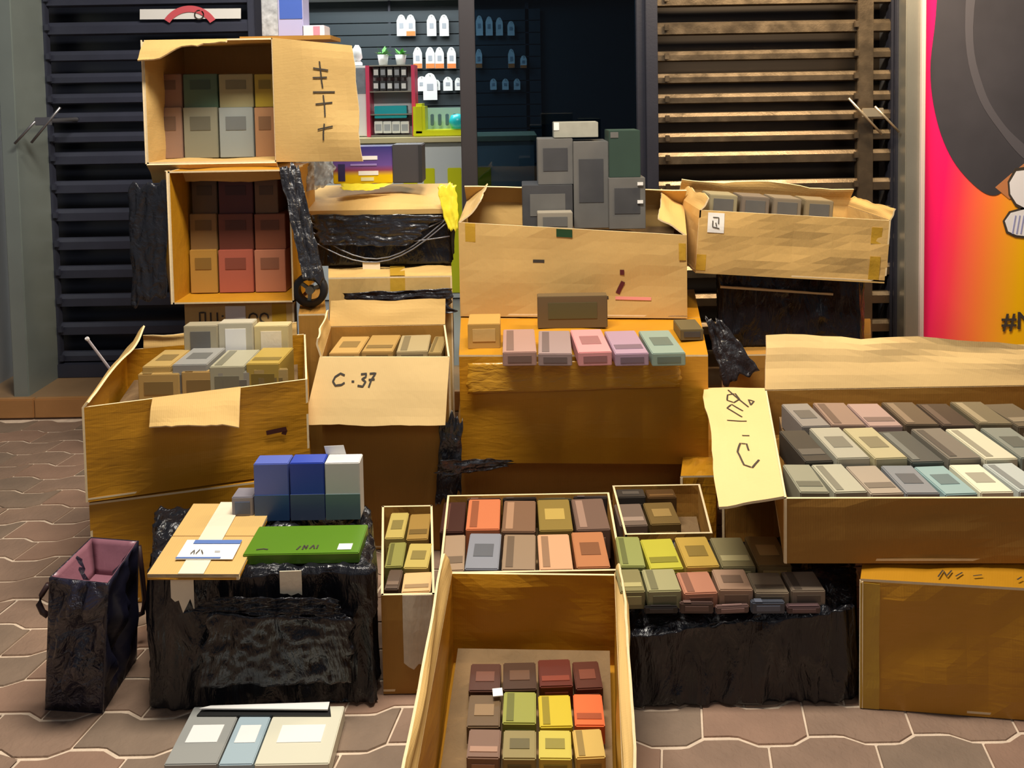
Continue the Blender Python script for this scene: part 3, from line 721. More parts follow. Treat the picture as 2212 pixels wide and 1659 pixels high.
# D: black wrapped stack left of the glass door
cD2, fD2 = carton('cardboard_box', 'taped cardboard box half hidden under the black wrapped box, behind the C-37 box', [XY(712, 2.87, .6), XY(978, 2.87, .6), XY(975, 3.34, .6), XY(712, 3.34, .6)], 0.002, .755, closed=True, m=KRAFT, seed=14, amp=.02)
decal(cD2, 'packing_tape', fD2['front'], .50, .62, .0, 1.0, TAPE_BROWN); decal(cD2, 'packing_tape', fD2['top'], .50, .62, .0, .5, TAPE_BROWN, off=.004)
film('plastic_cover', cD2, [at(765, 668, 2.85), at(975, 675, 2.84), at(978, 622, 2.85), at(740, 632, 2.85)], .010, BLACK_FILM, 12., fr=5)
wD, fwD = wrapped('wrapped_box', 'black plastic wrapped box with brown cardboard lid beside the glass door', [XY(668, 3.02, .9), XY(975, 3.02, .9), XY(980, 3.36, .9), XY(672, 3.36, .9)], .77, .985, seed=4, amp=.014)
T = patch(*[Vector((X(px, d, 1), d, z)) - wD.location for px, d, z in ((650, 2.98, 1.0), (985, 2.98, 1.0), (978, 3.40, 1.05), (672, 3.40, 1.05))], .02, 3, bow=.02)
bm = bmesh.new(); slab_bm(bm, T, 14, 8, .02, 0); mesh_obj('lid', bm, KRAFT, wD)
Pf = patch(*[at(px, y, 3.0) - wD.location for px, y in ((660, 575), (972, 585), (972, 462), (655, 462))])
for k, (va, vb, dip) in enumerate([(.92, .96, .42), (.80, .98, .70), (.95, .62, .25), (.6, .9, .62)]):   # swags of pulled film
    pts = [Pf(t / 12, va + (vb - va) * t / 12 - dip * math.sin(math.pi * t / 12), .014) for t in range(13)]
    bm = bmesh.new(); tube_bm(bm, pts, .0028, 6); mesh_obj('film_fold', bm, mat('silvery_fold', (.16, .16, .18), .2, spec=.9, bump=.5, bscale=50), wD, smooth=True)
film('film_apron', wD, [at(700, 530, 2.985), at(880, 530, 2.985), at(960, 465, 2.985), at(660, 462, 2.985)], .012, BLACK_FILM, 21., fr=8)
decal(wD, 'packing_tape', Pf, .40, .52, -.12, .12, TAPE_CREAM, off=.012)
yf = film('yellow_bag', None, [at(968, 500, 2.96), at(990, 495, 2.97), at(986, 400, 3.0), at(940, 398, 2.98)], .008, YELLOW_FILM, 31., nu=14, nv=16, fr=4)
tag(yf, 'yellow plastic bag hanging over the right end of the wrapped box lid', 'plastic bag')
yf2 = film('yellow_bag', None, [at(740, 412, 3.06), at(800, 414, 3.06), at(850, 398, 3.11), at(735, 398, 3.11)], .006, YELLOW_FILM, 33., nu=14, nv=10, fr=4)
tag(yf2, 'scrap of yellow plastic on the brown lid in front of the purple product box', 'plastic sheet')
cf = film('clear_bag', None, [at(636, 425, 2.99), at(722, 400, 3.02), at(722, 330, 3.1), at(630, 326, 3.05)], .03, CLEAR_FILM, 41., fr=6)
tag(cf, 'crumpled clear plastic bag left of the purple product box', 'plastic bag')

# printed retail boxes on the lid
PURP = bpy.data.materials.new('purple_yellow_print'); PURP.use_nodes = True
nt = PURP.node_tree; b = nt.nodes['Principled BSDF']; tc = nt.nodes.new('ShaderNodeTexCoord'); sp = nt.nodes.new('ShaderNodeSeparateXYZ'); cr = nt.nodes.new('ShaderNodeValToRGB')
nt.links.new(tc.outputs['Generated'], sp.inputs[0]); nt.links.new(sp.outputs[2], cr.inputs[0]); nt.links.new(cr.outputs[0], b.inputs['Base Color']); b.inputs['Roughness'].default_value = .35
e = cr.color_ramp.elements; e[0].position = 0; e[0].color = (.75, .50, .0, 1); e[1].position = 1; e[1].color = (.03, .03, .16, 1)
x_ = e.new(.22); x_.color = (.75, .48, .0, 1); x_ = e.new(.36); x_.color = (.25, .05, .09, 1); x_ = e.new(.5); x_.color = (.13, .07, .28, 1)
pb_ = small_box('product_box', 'purple and yellow printed product box on the brown lid', 'box', 720, 846, 316, 398, 3.12, .12, PURP)
decal_w = pb_
W_ = X(846, 3.12, 1.2) - X(720, 3.12, 1.2)
for nm, u, v, wd, hh, mm in (('title_print', .05, .68, .42, .10, PAPER), ('line_print', .02, .50, .45, .05, mat('lilac_print', (.30, .22, .50), .4)), ('badge_print', .1, .28, .34, .11, PAPER), ('foot_print', .08, .12, .22, .09, mat('cream_print', (.75, .70, .40), .4)), ('side_print', -.36, .3, .12, .45, mat('navy_print', (.03, .025, .09), .4))):
    hz = Z(783, 316, 3.12) - Z(783, 398, 3.12)
    box(nm, (W_ * u, -.061, hz * v), (W_ * wd, .002, hz * hh), mm, pb_)
small_box('product_box', 'plain dark grey box right of the purple product box', 'box', 848, 911, 312, 396, 3.13, .12, mat('charcoal_box', (.045, .042, .045), .5), mat('charcoal_edge', (.02, .02, .022), .5), band=(.88, .99, .02, .98))

# blue and white cartons above the top box
sA = []
for (x0, x1, y0, y1, lab, mm, m2) in ((566, 600, -40, 79, 'tall grey-white patterned carton on the topmost cardboard box', mat('mottled_carton', (.45, .47, .50), .4, var=.8, vscale=50), None),
                                (600, 652, -40, 79, 'blue and lilac carton standing on the topmost cardboard box', mat('lilac_carton', (.42, .40, .62), .4), mat('royal_blue_print', (.06, .12, .45), .4)),
                                (654, 700, 54, 79, 'small white and pink carton at the right on the topmost cardboard box', mat('white_pink_carton', (.72, .66, .72), .4), mat('pink_print', (.60, .25, .32), .4))):
    small_box('product_carton', lab, 'box', x0, x1, y0, y1, 3.08, .1, mm, m2, band=(.1, .98, .32, .98) if x0 == 600 else (.5, .8, .1, .9))
# shelf board behind A holding those cartons
sh = box('top_tray', (X(625, 3.1, 1.7), 3.13, Z(625, 79, 3.08) - .008), (.36, .18, .016), KRAFT_DARK)
tag(sh, 'thin brown board under the blue carton, behind the topmost box', 'board')

# E: large carton in front of the glass door
zI0, zI1 = Z(1150, 1000, 2.49), Z(1150, 770, 2.49)
cE, fE = carton('cardboard_box', 'large plain cardboard box in front of the tinted glass door, dark boxes on it', [XY(992, 2.92, .8), XY(1484, 2.84, .8), XY(1478, 3.30, .8), XY(1010, 3.36, .8)], zI1 + .012, [.955, .905, .95, .975],
                flaps={'back': (.10, -38, {'amp': .02}), 'left': (.12, -50), 'right': (.12, -55)}, seed=17, m=KRAFT, amp=.02, fill=.86)
F = fE['front']
decal(cE, 'packing_tape', F, .03, .075, .80, 1.0, TAPE_BROWN); decal(cE, 'green_label', F, .435, .505, .90, .99, mat('dark_green_label', (.01, .06, .02), .5), off=.003)
decal(cE, 'packing_tape', F, .965, .995, .70, .9, TAPE_BROWN)
ink(cE, 'marker_dash', F, [[(.33, .62), (.38, .62)], [(.60, .22), (.66, .23)]], .012)
ink(cE, 'marker_dash', F, [[(.72, .56), (.72, .50)], [(.725, .42), (.71, .34), (.70, .28)]], .016, mat('dark_red_marker', (.10, .01, .015), .5))
decal(cE, 'pink_strip', F, .69, .845, .21, .245, mat('coral_strip', (.85, .30, .25), .4), off=.003)

# dark electronic boxes on E
DG = mat('dark_grey_carton', (.055, .055, .058), .5, var=.3, vscale=12); DGr = mat('dark_green_carton', (.028, .055, .040), .5, var=.3)
GG = mat('mid_grey_carton', (.13, .125, .115), .5, var=.25, vscale=10)
def pbox(label, px0, px1, y0, d, z0, dep, m, m2=None, rz=0.0, group=None, name='product_box', band=None):
    zc_ = Z((px0 + px1) / 2, y0, d); x0, x1 = X(px0, d, zc_), X(px1, d, zc_); h_ = max(.02, zc_ - z0); w_ = x1 - x0
    root = thing(name, label, 'box', ((x0 + x1) / 2, d + dep / 2, z0), (0, 0, rz), group)
    bm = bmesh.new(); box_bm(bm, Vector((0, 0, h_ / 2)), (w_, dep, h_), bevel=.002); mesh_obj('body', bm, m, root)
    if m2 is not None:
        u0, u1, v0, v1 = band or (.15, .85, .3, .8)
        box('print_panel', (w_ * ((u0 + u1) / 2 - .5), -dep / 2 - .0008, h_ * (v0 + v1) / 2), (w_ * (u1 - u0), .0016, h_ * (v1 - v0)), m2, root)
    return root
zE = .905
for args in (('charcoal box at the lower left of the dark stack on the large box', 1128, 1237, 400, 3.02, zE, .16, DG, GG),
             ('mid grey box in the middle of the dark stack on the large box', 1238, 1314, 306, 3.02, zE, .16, GG, DG),
             ('dark grey box with white vent marks at the right of the dark stack', 1315, 1394, 384, 2.99, zE, .2, GG, DG),):
    pbox(*args)
zU = Z(1180, 400, 3.02)
pbox('charcoal box standing above the lower left dark box', 1161, 1237, 300, 3.03, zU, .14, GG, DG)
zU2 = Z(1350, 384, 2.99)
pbox('dark green box above the vented dark grey box', 1315, 1383, 282, 3.0, zU2, .14, DGr, GG, band=(.05, .3, .85, .97))
pbox('pale grey slim box lying across the top of the dark stack', 1196, 1292, 264, 3.05, Z(1240, 298, 3.03), .10, mat('pale_grey_box', (.34, .33, .27), .4, var=.2, vscale=30), PAPER, band=(.0, .12, .5, 1.))
pbox('small grey box in front on the edge of the large box', 1161, 1237, 460, 2.94, zE, .07, mat('taupe_box', (.26, .23, .18), .5), GG)
for k, y in enumerate((397, 436, 512)):
    v = at(1383, y, 2.985)
    o = box('vent_tag', (v.x, 2.985, v.z), (.022, .004, .012), PAPER); tag(o, ['upper', 'middle', 'lower'][k] + ' small white tag on the right edge of the dark stack', 'tag')

# wrapped box under F and F itself (tilted)
wF, fwF = wrapped('wrapped_box', 'black plastic wrapped box under the tilted cardboard box at the bronze grille', [XY(1552, 3.06, .6), XY(1862, 3.06, .6), XY(1862, 3.4, .6), XY(1556, 3.4, .6)], .40, [.715, .665, .665, .715], seed=9, amp=.024, n=50)
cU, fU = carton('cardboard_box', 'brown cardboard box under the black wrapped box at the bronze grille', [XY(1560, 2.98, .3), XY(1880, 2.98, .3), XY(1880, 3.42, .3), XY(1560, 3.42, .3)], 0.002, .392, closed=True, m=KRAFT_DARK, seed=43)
tf0 = film('torn_film', None, [at(1560, 830, 2.93), at(1640, 800, 2.93), at(1560, 690, 3.0), at(1522, 690, 3.0)], .02, BLACK_FILM, 51., nu=16, nv=20, fr=6)
tag(tf0, 'shiny black film scrap hanging above the flap marked G-120%', 'plastic film')
lidF = patch(*[at(px, y, d) - wF.location for px, y, d in ((1556, 618, 3.02), (1800, 634, 3.02), (1800, 628, 3.3), (1556, 606, 3.3))], .01, 2.)
bm = bmesh.new(); slab_bm(bm, lidF, 8, 3, .008, 0); mesh_obj('cardboard_edge', bm, KRAFT_PALE, wF)
tF = R(4.2)
x0, x1 = X(1502, 2.98, .8), X(1914, 2.98, .8); wF2 = (x1 - x0) / 2 / math.cos(tF)
cF, fF = carton('cardboard_box', 'tilted cardboard box with white sticker at its left, against the bronze grille', [(-wF2, -.19), (wF2, -.19), (wF2, .19), (-wF2, .19)], 0, .25, m=KRAFT, rot=(0, tF, 0),
                loc=((x0 + x1) / 2, 3.17, .70), seed=19, flaps={'left': (.06, -30, {'wave': .02}), 'back': (.09, -20, {'wave': .02}), 'right': (.05, 20)}, amp=.015, fill=.18)
F = fF['front']
decal(cF, 'label_sticker', F, .045, .13, .66, .97, PAPER, label='white sticker with small grey marks')
ink(cF, 'sticker_marks', F, [[(.07, .9), (.10, .9), (.10, .8)], [(.07, .85), (.07, .75), (.105, .73)], [(.085, .82), (.09, .76)]], .004, off=.004)
decal(cF, 'packing_tape', F, .905, .96, .62, .88, TAPE_BROWN); decal(cF, 'packing_tape', F, .905, .96, .05, .42, TAPE_BROWN); decal(cF, 'packing_tape', F, .0, .05, .05, .3, TAPE_BROWN)
for k, (xx, c_) in enumerate(zip((-.24, -.11, .02, .15), ((150, 140, 110), (120, 108, 95), (130, 118, 100), (140, 124, 95)))):
    z_ = .70 + .19 + .012 - xx * math.sin(tF)
    g = thing('product_box', f'dull taupe product box in the tilted box, {ord_[k]} from the left', 'box', (cF.location.x + xx, 3.15, z_), (0, tF, 0))
    bm = bmesh.new(); box_bm(bm, Vector((0, 0, .05)), (.115, .13, .1), bevel=.003); mesh_obj('body', bm, mat(f'taupe_{k}', c_, .5), g); box('print_panel', (0, -.066, .06), (.08, .002, .05), GG, g)

# I: big amber carton, front centre; E stands on its back half
cI, fI = carton('cardboard_box', 'wide amber box sealed with glossy brown tape, below the large plain box', [XY(994, 2.50, .4), XY(1530, 2.46, .4), XY(1500, 3.28, .4), XY(1000, 3.32, .4)], zI0, zI1, closed=True, m=KRAFT_AMBER, seed=23, amp=.022)
film('packing_tape', cI, [at(1010, 850, 2.478), at(1470, 835, 2.452), at(1470, 775, 2.455), at(1010, 785, 2.482)], .002, AMBER_TAPE, 61., fr=9, nu=40, nv=12, ragged=.02)
# support under I
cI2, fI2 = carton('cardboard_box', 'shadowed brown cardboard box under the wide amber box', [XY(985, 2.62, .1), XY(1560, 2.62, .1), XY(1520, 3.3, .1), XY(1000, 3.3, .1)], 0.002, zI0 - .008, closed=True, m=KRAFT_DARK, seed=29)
# G: the C-37 box
cG, fG = carton('cardboard_box', 'open cardboard box with C-37 written on its hanging front flap', [XY(692, 2.38, .6), XY(972, 2.36, .6), XY(962, 2.70, .6), XY(712, 2.70, .6)], 0.002, .625, m=KRAFT_DARK, flap_m=KRAFT_PALE, seed=37,
                flaps={'front': (.20, 153, {'amp': .01, 'skew': (-.028, -.006), 'wave': .006}), 'back': (.09, 24, {'m': KRAFT, 'amp': .015, 'skew': (.0, .0)}), 'left': (.06, 12, {'m': KRAFT})}, fill=.56)
P = fG['flap_front']
# the flap hangs: v runs downward, outside face shows mirrored to hinge direction
def dn(st): return [[(x, y) for x, y in s] for s in st]
ink(cG, 'marker_writing', P, dn([[(.225, .28), (.19, .25), (.155, .30), (.145, .37), (.17, .43), (.215, .42), (.235, .39)], [(.285, .37), (.305, .37)], [(.345, .26), (.385, .25), (.385, .30), (.36, .33), (.39, .37), (.375, .44), (.335, .43)],
                                 [(.41, .25), (.455, .24), (.43, .34), (.42, .45)], [(.41, .34), (.455, .33)]]), .0055, off=-TH - .002)
# H pair at the left
qH = [XY(176, 2.10, .6), XY(664, 2.26, .6), (X(660, 2.70, .6), 2.70), (X(270, 2.56, .6), 2.56)]
cH2, fH2 = carton('cardboard_box', 'orange-brown cardboard box on the paving under the wide left box', [XY(196, 2.11, .2), XY(640, 2.24, .2), (qH[2][0] - .03, 2.62), (qH[3][0], 2.5)], 0.002, .305, closed=True, m=KRAFT_AMBER, seed=47)
cH, fH = carton('cardboard_box', 'wide open cardboard box at the left, spilling grey product boxes', qH, .318, [.590, .600, .60, .60], m=KRAFT_AMBER, flap_m=KRAFT, seed=41, amp=.018,
                flaps={'left': (.10, -38, {'len': (.10, .02), 'wave': .02}), 'back': (.045, 4, {'wave': .012, 'span': (.05, .9)}), 'front': (.10, 128, {'span': (.30, .69), 'len': (.085, .125), 'wave': .01})}, fill=.50)
0 and film('tape_fold', cH, [at(215, 1085, 2.10), at(470, 1062, 2.17), at(470, 1000, 2.17), at(215, 1015, 2.10)], .003, AMBER_TAPE, 65., fr=7, ragged=.05)
ink(cH, 'tape_gash', fH['front'], [[(.80, .48), (.89, .50), (.88, .44)]], .014, mat('dark_gash', (.06, .01, .005), .6), off=.006)
# slim white stick leaning at the left box
sa, sb = at(187, 730, 2.38), at(226, 782, 2.44)
so = thing('white_stick', 'thin white stick poking up behind the left box corner', 'stick', sb)
bm = bmesh.new(); tube_bm(bm, [sa - sb, sb - sb + (sb - sa) * .8], .004, 6); mesh_obj('rod', bm, mat('pale_stick', (.55, .52, .58), .4), so); bm = bmesh.new(); tube_bm(bm, [sa - sb, (sa - sb) * .93], .006, 6); mesh_obj('tip', bm, PAPER, so)

# K, J at the right
dK0, dK1 = onz(1858, 1530, 0).y, onz(2330, 1566, 0).y
zK = Z(1860, 1250, dK0); dJ = onz(1900, 1216, zK + .01).y; zJ = Z(1750, 1076, dJ); dJb = onz(1660, 842, zJ).y
cK, fK = carton('cardboard_box', 'closed amber cardboard box on the paving at the lower right', [XY(1858, dK0, .15), XY(2330, dK1, .15), XY(2330, 2.2, .2), XY(1888, 2.22, .2)], 0.002, zK - TH, closed=True, m=KRAFT_AMBER, seed=53, amp=.02, top_sag=.0)
decal(cK, 'packing_tape', fK['front'], .0, .09, .0, .99, TAPE_BROWN)
ink(cK, 'printed_marks', fK['top'], [[(.36, .02), (.38, .07), (.40, .03), (.42, .07)], [(.44, .03), (.47, .06)], [(.52, .04), (.56, .05)], [(.72, .03), (.74, .05)]], .003, off=.008)
cJ, fJ = carton('cardboard_box', 'open cardboard box with G-120% on its left flap, full of grey and white boxes', [XY(1694, dJ, .42), XY(2350, dJ - .02, .42), XY(2340, dJb, .42), XY(1652, dJb, .42)], zK + .013, zJ, m=KRAFT_DARK, flap_m=KRAFT_PALE, seed=59, amp=.01,
                flaps={'left': (.16, 96, {'amp': .02, 'skew': (-.02, .05), 'len': (.19, .15), 'wave': .012}), 'back': (.17, 28, {'wave': .03, 'amp': .03, 'skew': (.0, -.03), 'fr': 3, 'len': (.12, .175)}), 'right': (.2, 110)}, fill=zJ - .075)
decal(cJ, 'torn_tape', fJ['flap_back'], .36, .46, .02, .10, PAPER, off=.004)
# inked letters on the left flap: u runs from the back hinge end to the front, v outward
P = fJ['flap_left']
GL = [[(.28, .72), (.22, .60), (.24, .48), (.34, .40), (.42, .46), (.42, .56), (.36, .58)],      # G
      [(.50, .50), (.50, .62)],                                                                     # -
      [(.64, .30), (.64, .62)],                                                                     # 1
      [(.68, .56), (.76, .36), (.80, .44), (.74, .60)],                                             # 2
      [(.84, .38), (.90, .40), (.92, .52), (.86, .58), (.82, .48), (.84, .38)],                     # 0
      [(.78, .70), (.96, .40)], [(.80, .74), (.84, .80), (.86, .72), (.80, .74)]]                   # %
ink(cJ, 'marker_writing', P, [[(1 - x, 1 - y) for x, y in s] for s in GL], .005, off=-TH - .002)
ink(cJ, 'marker_writing', P, [[(1 - x, 1 - y) for x, y in s] for s in GL], .005, off=.002)
# what carries J at its left: carton behind the black open box
cW, fW = carton('cardboard_box', 'brown cardboard box under the flap marked G-120%, its corner flaps sticking out', [XY(1560, 2.30, .3), XY(1700, 2.28, .3), XY(1720, 2.58, .3), XY(1580, 2.60, .3)], 0.002, zK, m=KRAFT_DARK, flap_m=KRAFT_AMBER, seed=61,
                flaps={'front': (.07, 100, {'wave': .02}), 'right': (.05, 30), 'left': (.05, 20)})
# stick-out tongue below flap
# L: black wrapped box front left
dL = onz(340, 1536, 0).y; zLt = Z(500, 1240, dL); zL = zLt + .008
wL, fwL = wrapped('wrapped_box', 'big black plastic wrapped box at the front left, a taped parcel on top', [XY(322, dL, .2), XY(812, dL + .01, .2), XY(800, dL + .30, .2), XY(345, dL + .29, .2)], 0.002, [zLt + .002, zLt, zLt, zLt + .002], seed=1, amp=.024, n=64)
decal(wL, 'white_tape', fwL['front'], .115, .215, .80, 1.03, TAPE_CREAM, off=.016, th=.002, ragged=.12)
decal(wL, 'white_tape', fwL['front'], .59, .685, .86, 1.03, TAPE_CREAM, off=.016, th=.002, ragged=.02)
for s_, (c1, amp_) in enumerate((([at(400, 1320, dL - .022), at(745, 1330, dL - .018), at(730, 1290, dL - .018), at(470, 1285, dL - .022)], .010), ([at(430, 1478, dL - .022), at(760, 1470, dL - .018), at(760, 1330, dL - .018), at(455, 1320, dL - .022)], .012))):
    film('loose_wrap', wL, c1, amp_, BLACK_WRAP, 71. + s_, fr=7, nu=44, nv=26, ragged=.04)
# parcel on L
pq = [onz(318, 1240, zL + .014), onz(516, 1240, zL + .014), onz(590, 1088, zL + .014), onz(418, 1088, zL + .014)]
cPa, fPa = carton('parcel', 'small amber parcel with pale tape and a white shipping label on the black wrapped box', [(p.x, p.y) for p in pq], zL, zL + .008, closed=True, m=KRAFT_AMBER, flap_m=KRAFT, seed=67, amp=.003, cat='parcel')
decal(cPa, 'pale_tape', fPa['top'], .34, .62, -.01, 1.01, TAPE_CREAM, off=.003)
decal(cPa, 'shipping_label', fPa['top'], .22, .86, .16, .42, PAPER, off=.005)
decal(cPa, 'label_bar', fPa['top'], .32, .86, .36, .41, INK_BLUE, off=.0068); decal(cPa, 'label_bar', fPa['top'], .22, .72, .165, .18, INK_BLUE, off=.0068)
ink(cPa, 'label_print', fPa['top'], [[(.36, .22), (.38, .27), (.40, .22)], [(.42, .22), (.44, .28)], [(.46, .27), (.50, .22)], [(.62, .25), (.68, .25)]], .0022, INK, off=.0075)
# green and blue boxes on L  (z 0.338 is its top)
GRN = mat('leaf_green_box', (84, 124, 24), .4, var=.1); GRN2 = mat('moss_green_box', (112, 140, 50), .4); BLU = mat('royal_blue_box', (40, 66, 165), .4); BLU2 = mat('periwinkle_box', (85, 100, 175), .4)
NAV = mat('steel_blue_box', (45, 78, 122), .4); SLA = mat('slate_box', (75, 88, 115), .4); WHT = mat('white_box', (205, 202, 198), .4); TEA = mat('grey_teal_box', (100, 122, 122), .4)
gbox = pbox('wide green box with black writing at the front on the black wrapped box', 524, 775, 1196, dL + .03, zL - .006, .12, GRN, None)
g_ = gbox; hg = Z(650, 1196, dL + .03) - (zL - .006); P = patch((-.14, -.06, hg), (.14, -.06, hg), (.14, 0, hg), (-.14, 0, hg))
ink(gbox, 'box_writing', P, [[(.45, .25), (.47, .5)], [(.50, .25), (.50, .55), (.53, .3), (.53, .55)], [(.56, .3), (.58, .55), (.60, .3)], [(.62, .55), (.62, .3)], [(.1, .3), (.16, .35), (.2, .3)]], .004, off=.001)
decal(gbox, 'white_print', P, .80, .92, .2, .6, PAPER, off=.0015); 
pbox('grey-lilac box beside the parcel, behind the wide green box', 500, 546, 1074, dL + .21, zL, .05, mat('lilac_grey_box', (128, 124, 132), .4), SLA)
pbox('periwinkle blue box, left of the tall ones behind the wide green box', 547, 622, 1002, dL + .21, zL, .05, BLU2, NAV, band=(0, 1, 0, .45))
pbox('royal blue box in the middle of the tall ones behind the wide green box', 625, 699, 1000, dL + .21, zL, .05, BLU, SLA, band=(0, 1, 0, .45))
pbox('white and grey-green box, right of the tall ones behind the wide green box', 701, 776, 1000, dL + .21, zL, .05, WHT, TEA, band=(0, 1, 0, .45))
pt = poly_prism('paper_corner', [at(700, 964, dL + .26), at(742, 962, dL + .26), at(750, 990, dL + .26), at(735, 1010, dL + .26), at(712, 1010, dL + .26)], (0, 1, 0), .001, PAPER)
tag(pt, 'white paper corner sticking up behind the white and grey-green box', 'paper')

# N: brown box behind the open front box
dN = onz(880, 1500, 0).y; zN = Z(880, 1285, dN); dNb = onz(880, 1092, zN).y
cN, fN = carton('cardboard_box', 'narrow brown box with a pale tape strip right of the black wrapped box', [XY(824, dN, .2), XY(940, dN, .2), XY(935, dNb, .2), XY(826, dNb, .2)], 0.002, zN, m=KRAFT_DARK, seed=71, amp=.006, fill=zN - .09)
decal(cN, 'pale_tape', fN['front'], .40, .95, .30, 1.0, TAPE_CLEAR, off=.002, ragged=.12)

# O: open box at the very front
zO = .245; oa, ob, oc, od = onz(910, 1575, zO), onz(1347, 1575, zO), onz(1332, 1240, zO), onz(972, 1236, zO)
def ext(p, q, d): t = (d - q.y) / (p.y - q.y); return (q.x + (p.x - q.x) * t, d)
cO, fO = carton('cardboard_box', 'open cardboard box at the front centre with yellow and orange boxes inside', [ext(oa, od, 1.24), ext(ob, oc, 1.24), (oc.x, oc.y), (od.x, od.y)], 0.002, zO, m=KRAFT_AMBER, seed=79, amp=.016, fill=.07,
                flaps={'left': (.05, 12, {'m': KRAFT, 'wave': .01}), 'right': (.03, 25, {'m': KRAFT, 'wave': .02, 'amp': .03})})
# T: open box in the middle, full of mixed boxes
dP = onz(1600, 1522, 0).y; dPb = onz(1500, 1150, .25).y
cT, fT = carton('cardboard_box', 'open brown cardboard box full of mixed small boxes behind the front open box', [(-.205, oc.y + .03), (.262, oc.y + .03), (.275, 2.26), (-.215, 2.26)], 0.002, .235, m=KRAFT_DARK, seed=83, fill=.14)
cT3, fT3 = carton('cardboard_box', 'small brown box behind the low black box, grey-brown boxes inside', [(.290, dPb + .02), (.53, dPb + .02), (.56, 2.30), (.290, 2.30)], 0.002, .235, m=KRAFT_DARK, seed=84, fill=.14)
cT2, fT2 = carton('cardboard_box', 'brown box with gold flaps right of the mixed small boxes', [XY(1470, 2.34, .3), XY(1546, 2.34, .3), XY(1546, 2.58, .3), XY(1480, 2.6, .3)], 0.002, .235, closed=True, m=KRAFT_AMBER, seed=85)
# P: black lined open box
wP, fwP = wrapped('wrapped_box', 'low black plastic covered box on the paving, small boxes lying on it', [XY(1352, dP, .1), XY(1846, dP, .1), XY(1840, dPb, .1), XY(1362, dPb, .1)], 0.002, [Z(1352, 1372, dP), Z(1846, 1312, dP), .235, .225], seed=6, amp=.022, n=50)

# ---------------- product boxes lying in rows, one by one
def cname(c):
    import colorsys
    h, s, v = colorsys.rgb_to_hsv(*[x / 255 for x in c]); h *= 360
    tone = 'dark ' if v < .38 else 'pale ' if v > .72 else ''
    if s < .14: return tone + 'grey'
    if h < 18 or h > 345: b_ = 'rose-brown' if s < .45 else 'red-orange'
    elif h < 32: b_ = 'brown' if s < .5 else 'orange-tan'
    elif h < 46: b_ = 'tan' if s < .55 else 'golden'
    elif h < 66: b_ = 'khaki' if s < .55 else 'yellow'
    elif h < 160: b_ = 'green'
    elif h < 200: b_ = 'teal'
    elif h < 260: b_ = 'blue'
    else: b_ = 'mauve'
    return tone + b_
LAB_USED = {}
def flat_row(where, row, xs, yf, yb, z, h, cols, group, jit=2.5, dz=.0, dmin=0.0, dmax=9.0):
    for k, c in enumerate(cols):
        if c is None: continue
        x0, x1 = xs[k], xs[k + 1]
        a, b, c_, d_ = onz(x0 + 1, yf - 2, z), onz(x1 - 1, yf - 2, z), onz(x1 - 1, yb + 2, z), onz(x0 + 1, yb + 2, z)
        if a.y < dmin: a = Vector((a.x * dmin / a.y, dmin, z)); b = Vector((b.x * dmin / b.y, dmin, z))
        if d_.y > dmax: d_ = Vector((d_.x * dmax / d_.y, dmax, z)); c_ = Vector((c_.x * dmax / c_.y, dmax, z))
        ctr = (a + b + c_ + d_) / 4; wv = min((b - a).length, (c_ - d_).length) - .002; dv = abs(d_.y - a.y) - .002
        hz = h + rnd.uniform(-.006, .006) + dz
        mname = 'box_print_%d_%d_%d' % c
        m_ = mat(mname, c, .42, var=.06)
        base = z - h
        n_here = sum(1 for q in cols[:k] if q is not None); n_all = sum(1 for q in cols if q is not None)
        pos = 'leftmost' if n_here == 0 and n_all > 1 else 'rightmost' if n_here == n_all - 1 and n_all > 1 else ord_[n_here] + ' from left'
        g = thing('product_box', f'{cname(c)} product box, {pos} in {row} row {where}', 'box', (ctr.x, ctr.y, base), (0, 0, R(rnd.uniform(-jit, jit))), group)
        bm = bmesh.new(); box_bm(bm, Vector((0, 0, hz / 2)), (wv, dv, hz), bevel=.0025); mesh_obj('body', bm, m_, g)
        k2 = rnd.choice((0, 1, 2)); lum = 1.25 if sum(c) < 330 else .72
        c2 = tuple(int(min(235, v * lum + (12 if lum > 1 else 0))) for v in c); m2 = mat('print_%d_%d_%d' % c2, c2, .42)
        if k2 == 0: box('print_panel', (0, 0, hz + .0006), (wv * .6, dv * .35, .0012), m2, g)
        elif k2 == 1: box('print_panel', (-wv * .28, 0, hz + .0006), (wv * .22, dv * .86, .0012), m2, g)
        else: box('print_panel', (0, -dv * .22, hz + .0006), (wv * .84, dv * .18, .0012), m2, g)
        box('front_print', (0, -dv / 2 - .0006, hz * .5), (wv * .7, .0012, hz * .45), m2, g)
G76 = [547 + 76.6 * k for k in range(-4, 23)]
def gx(a, n): 
    i = min(range(len(G76)), key=lambda j: abs(G76[j] - a)); return G76[i:i + n + 1]
